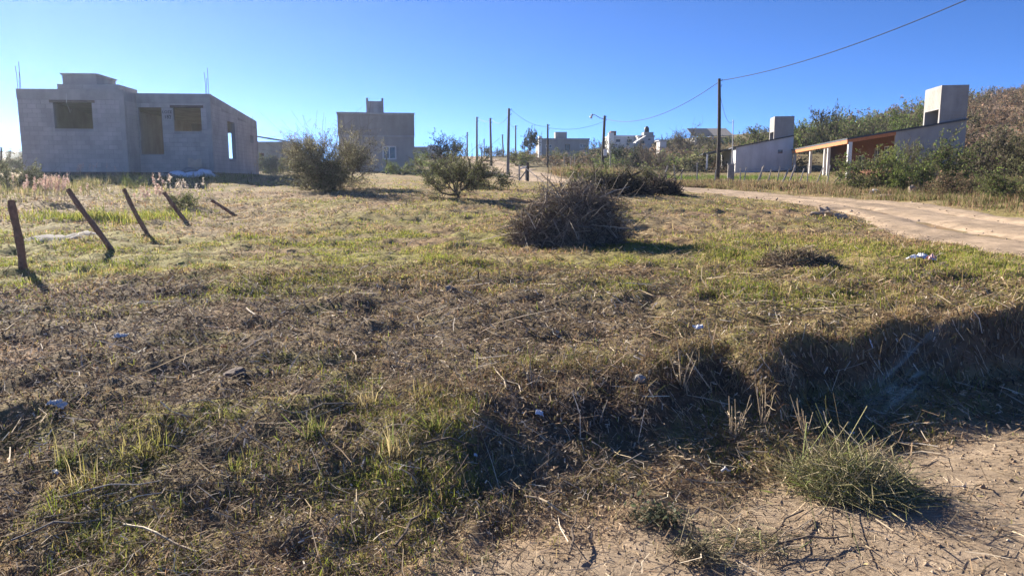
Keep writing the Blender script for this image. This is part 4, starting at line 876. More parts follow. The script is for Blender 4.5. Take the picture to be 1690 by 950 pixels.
for (a, b, nm, m_) in ((0, 33 * s, 'roof', 'sheet'), (33 * s + .01, W, 'roof', 'ash')):
    P = [O + ex * u + ey * v + np.array([0, 0, z]) for (u, v, z) in ((a, -1, .0), (b, -1, .0), (b, 4, 1.5), (a, 4, 1.5), (a, -1, .12), (b, -1, .12), (b, 4, 1.62), (a, 4, 1.62))]
    MB().hexa(P).build(nm, M[m_], r)
MB().box(O, ex, ey, .6, W - .6, .6, 3.8, -2.6, -.01).build('wall', M['offwhite'], r)
for u in (.4, 3.1, W - .4): MB().box(O, ex, ey, u - .12, u + .12, -.9, -.66, -3, -.02).build('column', M['white'], r)
O = at(1089, 239, 100); s = scale_at(100)
r = thing('whitewashed_hut', 'tiny white hut half hidden by trees right of the black tank house', 'hut', O); ex, ey = frame(.1)
MB().box(O, ex, ey, 0, 11 * s, 0, 1.5, -1.2, 6 * s).build('wall', M['white'], r); P = [O + ex * u + ey * v + np.array([0, 0, z]) for (u, v, z) in ((-.2, -.2, 6 * s), (11 * s + .2, -.2, 8 * s), (11 * s + .2, 1.7, 8 * s), (-.2, 1.7, 6 * s), (-.2, -.2, 6 * s + .1), (11 * s + .2, -.2, 8 * s + .1), (11 * s + .2, 1.7, 8 * s + .1), (-.2, 1.7, 6 * s + .1))]
for k in range(8): P[k][2] += .01
MB().hexa(P).build('roof', M['offwhite'], r)
r, O, ex, ey, W, Ht, s = simple_house('far_wall_house', 'low pale house on the skyline between the cement house and the dark tree', 684, 722, 245, 262, 96, .0, 'ash', 5, [(6, 12, 5, 10, 'white')])
MB().box(O, ex, ey, 22 * s, 36 * s, -.3, 3, -2, Ht + 5 * s).build('gable_wall', M['white'], r)
r, O, ex, ey, W, Ht, s = simple_house('far_roof_house', 'far house with a dark sloping roof right behind the block house', 415, 468, 238, 290, 66, .0, 'cement', 6, [(14, 22, 14, 26, 'brickwall')])
P = [O + ex * u + ey * v + np.array([0, 0, Ht + .23 + z]) for z in (0, .1) for (u, v) in ((-.3, -.5), (W + .3, -.5), (W + .3, 6.4), (-.3, 6.4))]
for q in (3, 7, 0, 4): P[q][2] += .55
MB().hexa(P).build('roof', M['sheet'], r)

# ------------------------------------------------------------------ poles and wires
def pole(label, px, pyb, pyt, d, r0, m='pole', bend=0.0, arm=False, name='utility_pole', cat='pole', ins=True, topdx=0):
    b = at(px, pyb, d); g = float(H(b[0], d)); t = at(px + topdx, pyt, d); b[2] = min(b[2], g); r = thing(name, label, cat, b)
    P = [b * (1 - f) + t * f + np.array([bend * math.sin(f * math.pi), 0, 0]) for f in np.linspace(-.04, 1, 8)]
    MB().tube(P, np.linspace(r0, r0 * .72, 8), 9).build('shaft', M[m], r, True)
    if ins:
        for dz in (.12, .45):
            q = t - np.array([0, 0, dz]); MB().tube([q, q + np.array([.16, -.02, 0]), q + np.array([.17, -.02, .09])], [.02, .02, .035], 6).build('insulator', M['tank'], r)
    if arm:
        q = t - np.array([0, 0, .35]); e = at(979, 190, d); MB().tube([q, q * .55 + e * .45 + np.array([0, 0, -.02]), e + np.array([.1, 0, .05]), e], [.035, .03, .028, .025], 7).build('lamp_arm', M['greypole'], r)
        MB().tube([e + np.array([0, 0, .07]), e + np.array([-.12, 0, 0]), e + np.array([-.2, 0, -.14]), e + np.array([-.2, 0, -.32])], [.05, .12, .15, .08], 10).build('lamp_head', M['offwhite'], r, True)
        q = (b + t) / 2 + np.array([0, -.2, -.9]); MB().box(q, np.array([1., 0, 0]), np.array([0, 1., 0]), 0, .3, -.1, .1, -.3, .3).build('meter_box', M['white'], r)
    return t
T1 = pole('black timber pole standing beside the white house, tallest on the right', 1184, 300, 130, 45, .125, topdx=3, bend=.05)
T2 = pole('dark pole carrying a curved street lamp arm before the far houses', 994, 280, 191, 70, .16, arm=True, topdx=4, name='street_lamp', cat='street lamp')
T3 = pole('tallest central pole standing by the wooden gate', 838, 292, 179, 55, .125, 'greypole', topdx=2)
T4 = pole('thin black pole left of the grey flat-roofed house', 904, 284, 205, 66, .10)
T5 = pole('bare grey pole left of the pair at the top of the road', 787, 270, 193, 80, .13, 'greypole')
T6 = pole('bare grey pole right of the pair at the top of the road', 811, 276, 195, 74, .13, 'greypole', topdx=-2)
T7 = pole('short far pole nearest to the dark two-headed tree', 771, 262, 218, 105, .13, 'greypole')
T8 = pole('faint far pole between the two bare grey poles', 799, 262, 229, 120, .10, 'greypole', ins=False)
T9 = pole('slightly bent far pole left of the tallest central pole', 831, 264, 222, 110, .13, 'greypole', topdx=-2)
T10 = pole('far pole just right of the tallest central pole', 851, 264, 207, 92, .11, 'greypole')
T11 = pole('thin pale service mast in front of the white house', 1208, 290, 198, 58, .045, 'offwhite', topdx=2, ins=False, name='service_mast', cat='mast')
T12 = pole('thin concrete stake pole right of the street lamp', 1007, 278, 236, 66, .06, 'palepost', ins=False, name='stake_pole')
pole('dark square post in front of the white window of the cement house', 638, 286, 255, 50, .05, 'pole', ins=False, name='yard_post', cat='post')
pole('pale dark-topped post at the extreme left edge on the skyline', 2, 285, 243, 40, .06, 'pole', ins=False, name='yard_post', cat='post')
def wire(label, a, b, sag, r=.012, n=28):
    f = np.linspace(0, 1, n)[:, None]; P = np.asarray(a) * (1 - f) + np.asarray(b) * f - np.array([0, 0, sag]) * 4 * f * (1 - f)
    MB().tube(P, r, 4, False).build('power_line', M['wire'], None, loc=tuple(P[0]), label=label, cat='cable')
dz = np.array([.16, 0, -.1])
far = at(1760, -75, 24.0)
wire('twisted cable rising from the black pole to the upper right corner', T1 + dz, far, .55, .019)
wire('cable sagging from the black pole left to the street lamp pole', T1 - np.array([.1, 0, .25]), T2 + np.array([.1, 0, -.3]), 1.0, .020)
wire('thin cable from the tallest central pole to the thin black pole', T3 + dz, T4 - np.array([0, 0, .2]), .35, .012)
wire('thin cable from the street lamp pole to the thin black pole', T2 - np.array([0, 0, .5]), T4 - np.array([0, 0, .3]), .4, .012)
wire('faint cable between the two bare grey poles', T5 + dz, T6 + dz, .3, .012)
wire('faint cable from the right bare grey pole to the tallest central pole', T6 + dz, T3 - np.array([0, 0, .5]), .5, .012)
wire('thin cable dropping from the black pole to the service mast', T1 - np.array([0, 0, .5]), T11 - np.array([0, 0, .1]), .8, .012)
wire('faint cable behind, from the far pole to the tallest central pole', T10 - np.array([0, 0, .1]), T3 - np.array([0, 0, 1.0]), .2, .012)

# ------------------------------------------------------------------ fences, gate, pillar
ORD = 'first second third fourth fifth sixth seventh eighth ninth tenth eleventh twelfth thirteenth fourteenth fifteenth sixteenth seventeenth eighteenth nineteenth twentieth twenty-first twenty-second'.split()
for k, (bx, by, tx, ty, lean_, w_, lab) in enumerate(((38, 443, 20, 331, 0, .046, 'nearest rust-brown fence post, almost upright at the left edge'), (182, 411, 113, 313, 0, .040, 'longest rust-brown post leaning left, casting a long shadow'),
        (243, 388, 204, 312, 0, .042, 'middle leaning brown fence post of the five before the block house'), (307, 366, 270, 318, 0, .045, 'fourth leaning brown post, half in front of the green weed clump'), (390, 357, 349, 331, 0, .04, 'farthest small dark post leaning far left before the thorn bush shadow'))):
    b = hit(bx, by); t = at(tx, ty, b[1] + (.25 if k == 1 else .1)); P = [b * (1 - f) + t * f + np.array([.012 * math.sin(f * 5 + k), 0, 0]) for f in np.linspace(-.12, 1, 9)]
    R9 = w_ * (1 + .10 * np.sin(np.arange(9) * 2.1 + k)); R9 = R9 * np.linspace(1.05, .95, 9)
    MB().tube(P, R9, 8).build('fence_post', M['post'], None, loc=tuple(b), label=lab, cat='fence post', group='leaning posts before the block house')
FP = [(170, 920, 180, 850), (205, 920, 225, 850), (240, 915, 280, 785), (262, 905, 270, 850), (340, 895, 325, 780), (375, 895, 390, 815), (500, 885, 500, 760), (630, 885, 640, 815), (820, 885, 825, 805), (850, 890, 868, 795), (945, 905, 1000, 785),
      (965, 895, 990, 790), (1030, 895, 1055, 810), (1098, 875, 1120, 785), (1130, 905, 1190, 800), (1185, 890, 1235, 780), (1265, 890, 1300, 805), (1325, 870, 1330, 770), (1390, 920, 1440, 800), (1475, 860, 1495, 780), (1510, 915, 1585, 840), (1560, 915, 1580, 850)]
tops = []
for k, (bx, by, tx, ty) in enumerate(FP):
    c = lambda X, Y: (1040 + X / 4.525, 100 + Y / 4.525); d = 43.0 + .25 * math.sin(k * 1.7) - .10 * k
    b = at(*c(bx, by), d); b[2] = min(b[2], float(H(b[0], d)) + .0); t = at(*c(tx, ty), d + .1); r0 = .052 if k in (2, 10, 14, 15) else .036; tops.append(t)
    P = [b * (1 - f) + t * f for f in np.linspace(-.1, 1, 5)]
    MB().tube(P, [r0, r0, r0 * .97, r0 * .92, r0 * .9], 7).build('field_post', M['palepost'] if k < 20 else M['greypole'], None, loc=tuple(b), label=f'pale leaning field fence post, {ORD[k]} from the left', cat='fence post', group='leaning posts of the field fence')
for h_, lab in ((.15, 'top wire of the field fence'), (.55, 'lower wire of the field fence')):
    P = np.array([t - np.array([0, 0, h_]) for t in tops]); P = P[np.argsort(P[:, 0])]
    MB().tube(P, .006, 3, False).build('fence_wire', M['wire'], None, loc=tuple(P[0]), label=lab + ' strung between the pale posts', cat='wire')
g0 = at(864, 297, 44); g0[2] = float(H(g0[0], 44)); r = thing('wooden_gate', 'weathered wooden gate frame with a diagonal brace by the road bend', 'gate', g0); s = scale_at(44)
q = lambda px, py: at(px, py, 44)
for (a, b, w_, m_, nm) in ((q(871, 298), q(871, 268), .085, 'pole', 'gate_post'), (q(857, 298), q(857, 272), .05, 'palepost', 'gate_post'), (q(857, 279), q(870, 275), .05, 'white', 'rail'), (q(857, 297), q(869, 281), .045, 'greypole', 'brace'), (q(868, 297), q(868, 276), .04, 'palepost', 'stile')):
    MB().tube([a - np.array([0, 0, .25 if nm == 'gate_post' else 0]), (a + b) / 2, b], w_, 7).build(nm, M[m_], r)
p0 = at(1205, 299, 44.5); p0[2] = float(H(p0[0], 44.5)); r = thing('meter_pillar', 'squat grey electricity meter pillar beside the black pole', 'pillar', p0); I3 = np.eye(3)
MB().box(p0, I3[0], I3[1], -.13, .19, -.15, .19, -.3, 1.0).build('pillar_body', M['ash'], r); MB().box(p0, I3[0], I3[1], -.16, .22, -.18, .22, 1.003, 1.06).build('cap', M['beam'], r); MB().box(p0, I3[0], I3[1], -.06, .16, -.18, -.152, .5, .85).build('meter_door', M['ash'], r)
for (px, d, lab) in ((931, 62, 'left'), (942, 62, 'middle'), (948, 62.5, 'right')):
    b = gp(px, d); MB().tube([b - np.array([0, 0, .2]), b + np.array([0, 0, .6]), b + np.array([.02, 0, 1.15])], .05, 6).build('stake', M['palepost'], None, loc=tuple(b), label=f'{lab} one of three pale stakes below the grey house', cat='stake', group='stakes below the grey house')

# ------------------------------------------------------------------ brush piles
def twig_pile(name, label, cat, p, wx, wy, h, n, Lr, rad, pal, seed, leaves=0, lpal=None, stray=.12, curl=.25, leafs=.03, sides=3, lowflat=1.0, lasp=.35, dzs=1.0, lobes=None):
    R = np.random.default_rng(seed); K = 4; c = nrm(R.normal(0, 1, (n, 3))); c[:, 2] = np.abs(c[:, 2]); rr = R.random(n) ** .45
    bump = 1 + .22 * np.sin(c[:, 0] * 5 + seed) * np.cos(c[:, 1] * 4 + 1) + .12 * np.sin(c[:, 0] * 11 + 2 * seed)
    C = c * rr[:, None] * bump[:, None] * np.array([wx / 2, wy / 2, h * .95])
    if lobes:
        li = R.integers(0, len(lobes), n); lo_ = np.array(lobes)[li]; C = C * np.stack([lo_[:, 2], lo_[:, 2], lo_[:, 3]], -1); C[:, 0] += lo_[:, 0] * wx; C[:, 1] += lo_[:, 1] * wy
    d = nrm(np.cross(c, R.normal(0, 1, (n, 3))) + c * R.normal(.05, .45, (n, 1)) + np.array([0, 0, 1]) * (R.random((n, 1)) < stray) * 1.2 - np.array([0, 0, .25 * lowflat])); d[:, 2] *= dzs
    L = Lr * R.lognormal(0, .45, n); t = np.linspace(-.5, .5, K)[None, :, None]; cv = R.normal(0, curl, (n, 1, 3)) * L[:, None, None]
    P = C[:, None] + d[:, None] * L[:, None, None] * t + cv * (t * t * 4 - .3); P[..., 2] = np.maximum(P[..., 2], .01 + .05 * R.random((n, K)))
    off = np.array(p); P[..., 2] += (H(P[..., 0] + off[0], P[..., 1] + off[1]) - off[2]) * np.clip(1 - P[..., 2] / h, 0, 1)
    V, Q = tube_arrays(P, rad * R.lognormal(0, .4, (n, 1)) * np.linspace(1.1, .5, K)[None], sides)
    pal = np.array(pal); col = np.repeat(pal[R.integers(0, len(pal), n)] * R.lognormal(0, .25, (n, 1)), K * sides, 0)
    r = thing(name, label, cat, p); put('twigs', bulk('twigs', V, Q, None, col.clip(.01, .8), M['twig']), r, kind='stuff')
    if leaves:
        k = R.integers(0, n, leaves); f = R.integers(0, K, leaves); c2 = P[k, f] + R.normal(0, .03, (leaves, 3)); dd = nrm(R.normal(0, 1, (leaves, 3))); e = nrm(np.cross(dd, R.normal(0, 1, (leaves, 3)))); sz = leafs * R.lognormal(0, .35, (leaves, 1))
        LV = np.stack([c2 - dd * sz, c2 + e * sz * lasp, c2 + dd * sz, c2 - e * sz * lasp], 1).reshape(-1, 3); lp = np.array(lpal)
        put('dry_leaves', bulk('dry_leaves', LV, np.arange(leaves * 4).reshape(-1, 4), None, np.repeat(lp[R.integers(0, len(lp), leaves)] * R.lognormal(0, .25, (leaves, 1)), 4, 0), M['leaf']), r, kind='stuff')
    return r
TW = [(.18, .145, .115), (.27, .22, .175), (.11, .09, .072), (.22, .165, .125), (.40, .35, .28)]
p = gp(940, 12.6); twig_pile('brush_pile', 'big heap of cut thorny branches in the middle of the field', 'brush pile', p, 2.0, 1.9, 1.04, 7600, .40, .0041, TW, 4, 13000, [(.14, .115, .08), (.18, .145, .10), (.10, .095, .055), (.23, .185, .13), (.12, .12, .06)], leafs=.019, lobes=[(.06, .05, .78, 1.0), (.06, .05, .72, .95), (-.24, -.1, .52, .62), (.24, -.05, .58, .80), (-.08, -.2, .62, .85), (-.32, -.2, .36, .36), (.02, 0, .8, 1.0)])
rr_ = [o for o in COL.objects if o.name.startswith('brush_pile')][0]
for k, (dx, dz_, L, az, el, m_) in enumerate(((-.62, .5, .35, 2.9, .2, 'straw_solid'), (.15, .8, .45, .4, .9, 'greypole'), (.1, .45, .35, -.6, .5, 'straw_solid'), (.3, .5, .35, -.5, .7, 'straw_solid'), (-.2, .8, .5, 2.2, .7, 'greypole'), (.45, .78, .55, .25, .35, 'palepost'), (-.62, .3, .4, 2.4, .9, 'palepost'), (.0, .35, .5, .1, -.2, 'greypole'))):
    a = p + np.array([dx, -.95 if dz_ < .6 else -.4, dz_]); e = a + L * np.array([math.cos(az) * math.cos(el), -.1, math.sin(el)])
    MB().tube([a, (a + e) / 2 + np.array([0, -.02, .03]), e], [.009, .007, .004], 5).build('branch', M[m_], rr_)
p = gp(1085, 27.5); twig_pile('brush_pile', 'dark low brush heap beside the road behind the big pile', 'brush pile', p, 1.7, 1.2, .42, 1500, .5, .010, [(.06, .045, .04), (.10, .07, .06), (.04, .035, .03)], 5, 2500, [(.05, .04, .03), (.08, .06, .045)], leafs=.03)
p = gp(1020, 25); twig_pile('brush_pile', 'long dark brush heap between the big pile and the road', 'brush pile', p, 2.2, 1.2, .6, 2000, .5, .010, [(.06, .05, .04), (.10, .08, .06), (.045, .04, .03)], 6, 4000, [(.06, .055, .035), (.08, .07, .045)], leafs=.03)
p = hit(1318, 440); twig_pile('cut_grass_heap', 'low dark heap of cut grass on the green strip right of the big pile', 'grass heap', p, 1.0, .75, .18, 2400, .17, .0035, [(.24, .185, .125), (.15, .115, .08), (.32, .25, .17), (.2, .18, .09)], 7, 2500, [(.25, .18, .12), (.18, .14, .09)], stray=.01, dzs=.45, leafs=.015)
p = hit(1405, 812); GH = [(.42, .36, .24), (.30, .27, .15), (.20, .21, .08), (.15, .17, .06), (.28, .26, .13), (.36, .31, .19), (.12, .13, .05), (.24, .20, .12)]
twig_pile('cut_grass_heap', 'loose heap of freshly cut green stalks on the dirt in the foreground', 'grass heap', p, .62, .52, .16, 2500, .25, .0012, GH, 8, 900, [(.14, .17, .05), (.3, .26, .14)], stray=.03, curl=.2, leafs=.03, lasp=.07, dzs=.7)
p = hit(1230, 905); twig_pile('cut_grass_heap', 'flat wisp of green stalks by the bottom edge', 'grass heap', p, .60, .2, .02, 90, .26, .0014, GH, 9, stray=.0, curl=.1, dzs=.12)
p = hit(1150, 925); twig_pile('cut_grass_heap', 'small dark wisp of grass at the very bottom', 'grass heap', p, .22, .16, .04, 160, .13, .0014, [(.12, .11, .06), (.07, .06, .04), (.3, .26, .16)], 10, stray=.05, curl=.2)
p = hit(1080, 862); twig_pile('cut_grass_heap', 'dark green weed mat on the dirt right of centre bottom', 'grass heap', p, .26, .14, .03, 120, .10, .0015, [(.12, .12, .07), (.08, .08, .05)], 11, 260, [(.08, .10, .055), (.10, .12, .07)], stray=.02, curl=.2, leafs=.009, lasp=.6, dzs=.4)

# ------------------------------------------------------------------ sticks and dead weed stumps in the foreground
STICKS = [((652, 912), (708, 845), .006, 'bark', 'dark straight stick at the edge of the bare dirt, bottom centre'), ((205, 878), (325, 922), .0055, 'straw_solid', 'pale straight stalk low at the left'), ((98, 832), (270, 803), .0035, 'palepost', 'long thin stalk lying across the lower left'),
          ((20, 905), (165, 868), .004, 'greypole', 'grey twig slanting near the bottom left corner'), ((462, 918), (512, 868), .0055, 'bark', 'brown stick left of the bare dirt at the bottom'), ((688, 808), (642, 778), .004, 'straw_solid', 'short pale stalk in the littered centre'),
          ((865, 828), (950, 868), .005, 'straw_solid', 'forked-looking stalk right of centre bottom'), ((940, 925), (952, 858), .005, 'bark', 'dark twig pointing away over the bare dirt'), ((1000, 782), (960, 800), .003, 'straw_solid', 'thin bleached straw below the bank'),
          ((1270, 912), (1400, 895), .005, 'bark', 'dark straight reed beside the flat wisp of stalks'), ((1325, 852), (1270, 895), .0045, 'bark', 'short dark stick left of the green stalk heap'), ((1255, 930), (1335, 866), .0025, 'straw_solid', 'thin straw crossing the dirt below the green heap'),
          ((1165, 785), (1120, 760), .004, 'straw_solid', 'curved pale stalk under the shaded bank'), ((1190, 788), (1205, 786), .007, 'offwhite', 'short white stub lying near the green heap'), ((700, 742), (790, 745), .006, 'bark', 'dark root-like stick before the wide pale tuft'),
          ((590, 675), (480, 690), .004, 'greypole', 'grey twig along the bank lip'), ((835, 648), (815, 612), .004, 'straw_solid', 'broken straw stalk on the bank crest'), ((300, 755), (245, 745), .004, 'greypole', 'small grey twig by the dark hollow')]
for (a, b, r0, m_, lab) in STICKS:
    A_, B_ = hit(*a), hit(*b); mid = (A_ + B_) / 2; mid[2] = max(mid[2], float(H(mid[0], mid[1])))
    off = np.array([0, 0, r0 + .028]); P = [A_ + off, (A_ + mid) / 2 + off + np.array([.01, .006, .012]), mid + off + np.array([-.008, 0, .02]), (B_ + mid) / 2 + off * .9, B_ + off * .9]
    MB().tube(P, np.array([1.1, 1, 1, .85, .6]) * r0, 6).build('stick', M[m_], None, loc=tuple(A_), label=lab, cat='stick', group='sticks lying in the foreground')
def weed(px, py, h, seed, label, n=7, m_='straw_solid'):
    p = hit(px, py); R = np.random.default_rng(seed); r = thing('dead_weed', label, 'weed', p); mb = MB()
    for k in range(n):
        a = R.random() * 6.28; l = h * R.uniform(.45, 1.1); e = p + np.array([math.cos(a) * l * R.uniform(.1, .6), math.sin(a) * l * .3, l]); o = p + np.array([R.normal(0, .012), R.normal(0, .012), -.03])
        P = [o, o * .6 + e * .4 + R.normal(0, .012, 3), e]; mb.tube(P, [.0045, .0035, .002], 5)
        for q in range(3):
            c = o * .4 + e * .6 if q else P[1]; f = c + R.normal(0, .35, 3) * l * .5; f[2] = max(f[2], c[2]); mb.tube([c, (c + f) / 2 + R.normal(0, .006, 3), f], [.0025, .002, .0012], 4)
    mb.build('stalks', M[m_], r)
weed(1128, 640, .30, 1, 'tall forked dead weed standing against the dark cut bank'); weed(1212, 725, .30, 2, 'thick dead weed stump at the right foot of the bank', 9); weed(1300, 640, .22, 3, 'thin dead weed in the shade of the bank')
weed(650, 600, .16, 4, 'small dry weed on the mulch left of centre', 5); weed(1262, 700, .24, 5, 'straggly stalk beside the thick dead weed stump', 5); weed(990, 700, .15, 6, 'short dead weed in the shadow below the bank', 5, 'greypole'); weed(1330, 720, .26, 7, 'leaning stalks behind the green cut heap', 7); weed(880, 640, .16, 8, 'small bare weed at the bank lip right of centre', 5, 'greypole')
# pink seed-head grasses
def plume(px, d, wpx, hpx, n, label, seed, pal):
    R = np.random.default_rng(seed); p = gp(px, d); s = scale_at(d); W, Hh = wpx * s, hpx * s; r = thing('plume_grass', label, 'grass', p)
    x = R.normal(0, W * .27, n); y = R.normal(0, .25, n); h = Hh * R.uniform(.55, 1.05, n); lx = R.normal(.12, .12, n) * h; o = np.stack([x, y, H(p[0] + x, p[1] + y) - p[2]], -1); e = o + np.stack([lx, R.normal(0, .05, n), h], -1)
    t = np.linspace(0, 1, 4)[None, :, None]; P = o[:, None] * (1 - t) + e[:, None] * t + np.array([0, 0, 1]) * (np.sin(t * math.pi) * .04); V, Q = tube_arrays(P, np.full((n, 4), .003), 3)
    put('stem', bulk('stem', V, Q, None, None, M['straw_solid']), r)
    m = n * 26; k = np.repeat(np.arange(n), 26); f = R.random(m); c = e[k] - (e[k] - o[k]) * (f * .28)[:, None] + R.normal(0, .014, (m, 3)); d_ = nrm(R.normal(0, 1, (m, 3)) + [.6, 0, .8]); e_ = nrm(np.cross(d_, R.normal(0, 1, (m, 3)))); sz = .022 * R.lognormal(0, .3, (m, 1))
    LV = np.stack([c - d_ * sz, c + e_ * sz * .4, c + d_ * sz, c - e_ * sz * .4], 1).reshape(-1, 3); pl = np.array(pal)
    put('seed_head', bulk('seed_head', LV, np.arange(m * 4).reshape(-1, 4), None, np.repeat(pl[R.integers(0, len(pl), m)], 4, 0), M['leaf']), r)
PK = [(.60, .42, .36), (.68, .50, .43), (.52, .36, .32), (.7, .58, .5)]
plume(85, 19.5, 90, 42, 60, 'pink seed-head grass between the two nearest fence posts', 1, PK); plume(250, 19.5, 50, 36, 30, 'pink seed-head grass between the middle and fourth posts', 2, PK); plume(140, 27, 60, 32, 16, 'sparse seed heads before the dark footing of the block house', 3, PK)
plume(300, 21, 48, 40, 16, 'pale seed heads above the green weed clump', 4, [(.6, .52, .42), (.66, .58, .5)]); plume(262, 21.5, 14, 40, 6, 'single pink plume cluster left of the fourth post', 5, PK)
plume(448, 33, 44, 34, 190, 'round straw-coloured pampas clump right of the block house', 6, [(.62, .5, .34), (.7, .58, .42), (.52, .4, .26)])

# ------------------------------------------------------------------ rocks, ash patch and rubbish
for k, (px, py, rad, fl, m_, lab) in enumerate(((1372, 358, .15, (1.2, .8, .7), 'rock', 'pale squarish rock, largest of those at the near road edge'), (1358, 352, .13, (1.1, .8, .7), 'rock', 'small pale rock left of the largest at the near road edge'), (1367, 351, .11, (1, .8, .6), 'rock', 'small rock behind the largest at the near road edge'),
        (1386, 361, .10, (1.2, .8, .6), 'rock', 'small clod right of the largest rock at the near road edge'), (1342, 356, .11, (1.2, .7, .6), 'rock', 'earth clod left of the rocks at the near road edge'), (1440, 319, .19, (1.15, .8, .7), 'whiterock', 'round white stone on the far side of the road'),
        (1506, 322, .26, (.6, .5, 1.05), 'rock', 'leaning tan stone on the far side of the road'), (1520, 327, .28, (1.0, .8, .6), 'footing', 'dark boulder in the shade beside the leaning stone'), (1459, 326, .15, (1.6, .9, .5), 'rock', 'flat rock at the far road edge between the white and leaning stones'), (1480, 330, .14, (1.8, .9, .4), 'rock', 'low slab of stone below the leaning stone'),
        (388, 622, .055, (1.2, .9, .6), 'footing', 'dark stone half sunk in the mulch'), (1055, 628, .03, (1.1, .9, .8), 'ash', 'small grey stone in the face of the bank'), (742, 478, .035, (1.1, .9, .8), 'ash', 'small grey stone far across the mulch'))):
    p = hit(px, py); v, q, t = lump(rad, 60 + k, fl, .5, 7); put('rock', bulk('rock', v, q, t, None, M[m_], False), loc=tuple(p + np.array([0, 0, rad * fl[2] * .45])), label=lab, cat='rock')
c0 = hit(100, 393); nx, ny = 46, 22; X, Y = np.meshgrid(np.linspace(-1, 1, nx), np.linspace(-1, 1, ny), indexing='ij'); wx_, wy_ = c0[0] + X * .95, c0[1] + Y * 1.0
e_ = np.hypot(X, Y) + .5 * (fbm(wx_ * 2, wy_ * 2, 4, 3) - .5); z_ = H(wx_, wy_) + .03 - .10 * sstep(.35, .95, e_) - .05 * sstep(.45, .7, fbm(wx_ * 3, wy_ * 3, 19, 3)) + .03 * fbm(wx_ * 5, wy_ * 5, 9, 2); i, j = np.meshgrid(np.arange(nx - 1), np.arange(ny - 1), indexing='ij'); a = i * ny + j
put('ash_patch', bulk('ash_patch', np.stack([wx_, wy_, z_], -1), np.stack([a, a + ny, a + ny + 1, a + 1], -1), None, None, M['ash'], True), kind='structure', label='grey ash patch between the two nearest fence posts')
def scrap(px, py, wx, wy, hz, seed, m_, label, cat='plastic bag', name='plastic_scrap', rot=0, parts=None):
    """crumpled thin sheet with real folds"""
    p = hit(px, py); n, m2 = 26, 18; X, Y = np.meshgrid(np.linspace(-1, 1, n), np.linspace(-1, 1, m2), indexing='ij'); f = fbm(X * 2.6 + seed, Y * 2.6, seed, 4); f2 = np.abs(vnoise(X * 3 + 2 * seed, Y * 3, seed + 3) - .5) * 2
    ed = 1 - .35 * fbm(np.arctan2(Y, X) * 1.5 + seed, X * 0, seed, 2); xx = X * wx / 2 * ed; yy = Y * wy / 2 * ed; c, s_ = math.cos(rot), math.sin(rot); x, y = xx * c - yy * s_, xx * s_ + yy * c
    z = H(p[0] + x, p[1] + y) - p[2] + .02 + hz * (.75 * f + .5 * f2) * (1.1 - .5 * np.hypot(X, Y)); V = np.stack([x, y, z], -1).reshape(-1, 3); nv = len(V); i, j = np.meshgrid(np.arange(n - 1), np.arange(m2 - 1), indexing='ij'); a = (i * m2 + j).reshape(-1)
    Q = np.stack([a, a + m2, a + m2 + 1, a + 1], -1); V2 = V - np.array([0, 0, .004]); Q2 = (Q + nv)[:, ::-1]
    o = put(name, bulk(name, np.concatenate([V, V2]), np.concatenate([Q, Q2]), None, None, M[m_], True), loc=tuple(p), label=label, cat=cat); return o, p
o, p = scrap(1518, 434, .36, .26, .12, 3, 'plastic', 'crumpled white and blue plastic bag on the green strip before the road')
q = hit(1532, 436) - p; s2, _ = scrap(1532, 436, .12, .12, .10, 8, 'redmark', 'red', 'bag'); s2.parent = o; s2.location = tuple(q + np.array([0, -.05, .03])); s2.name = 'printed_corner'; del s2['label'], s2['category']
scrap(200, 562, .13, .07, .05, 11, 'offwhite', 'white rag on the mulch left of centre'); scrap(94, 676, .12, .06, .05, 12, 'offwhite', 'dirty white plastic scrap near the left edge'); scrap(890, 688, .055, .045, .035, 13, 'plastic', 'small bluish white scrap under the bank'); scrap(1152, 548, .09, .07, .06, 14, 'plastic', 'small white scrap on the bank above the dead weed', rot=.4)
scrap(94, 786, .05, .022, .02, 15, 'plastic', 'thin bright white scrap in the lower left grass', rot=-.6); scrap(370, 578, .07, .04, .025, 16, 'orangebit', 'orange wrapper on the mulch', 'wrapper', 'wrapper'); scrap(1406, 722, .03, .025, .02, 17, 'plastic', 'tiny white scrap behind the green stalk heap'); scrap(240, 505, .24, .10, .05, 18, 'palepost', 'bundle of bleached bark far on the left mulch', 'bark', 'bark_scrap')
scrap(785, 757, .022, .02, .012, 19, 'plastic', 'tiny pale blue scrap before the bank'); scrap(1437, 572, .03, .03, .02, 20, 'plastic', 'tiny pale scrap inside the shaded cut')

# ------------------------------------------------------------------ crumbs of earth and small stones
def crumbs(x, y, r, col):
    n = len(x); o = np.array([[1, 0, 0], [0, 1, 0], [-1, 0, 0], [0, -1, 0], [0, 0, .8], [0, 0, -.6]]); R = rng.uniform(.6, 1.3, (n, 6, 1)); a = rng.random(n) * 6.28
    V = o[None] * R * r[:, None, None]; c, s = np.cos(a)[:, None], np.sin(a)[:, None]; V = np.stack([V[..., 0] * c - V[..., 1] * s, V[..., 0] * s + V[..., 1] * c, V[..., 2]], -1) + np.stack([x, y, H(x, y) + r * .25], -1)[:, None]
    T = np.array([[0, 1, 4], [1, 2, 4], [2, 3, 4], [3, 0, 4], [1, 0, 5], [2, 1, 5], [3, 2, 5], [0, 3, 5]]); b = np.arange(n)[:, None, None] * 6
    return V.reshape(-1, 3), None, (b + T[None]).reshape(-1, 3), np.repeat(col, 6, 0)
x, y = polar_pts(9000, 2.3, 7, (-20, 46)); d, m, g, b = zones(x, y); k = rng.random(len(x)) < .15 + .85 * d; x, y = x[k], y[k]
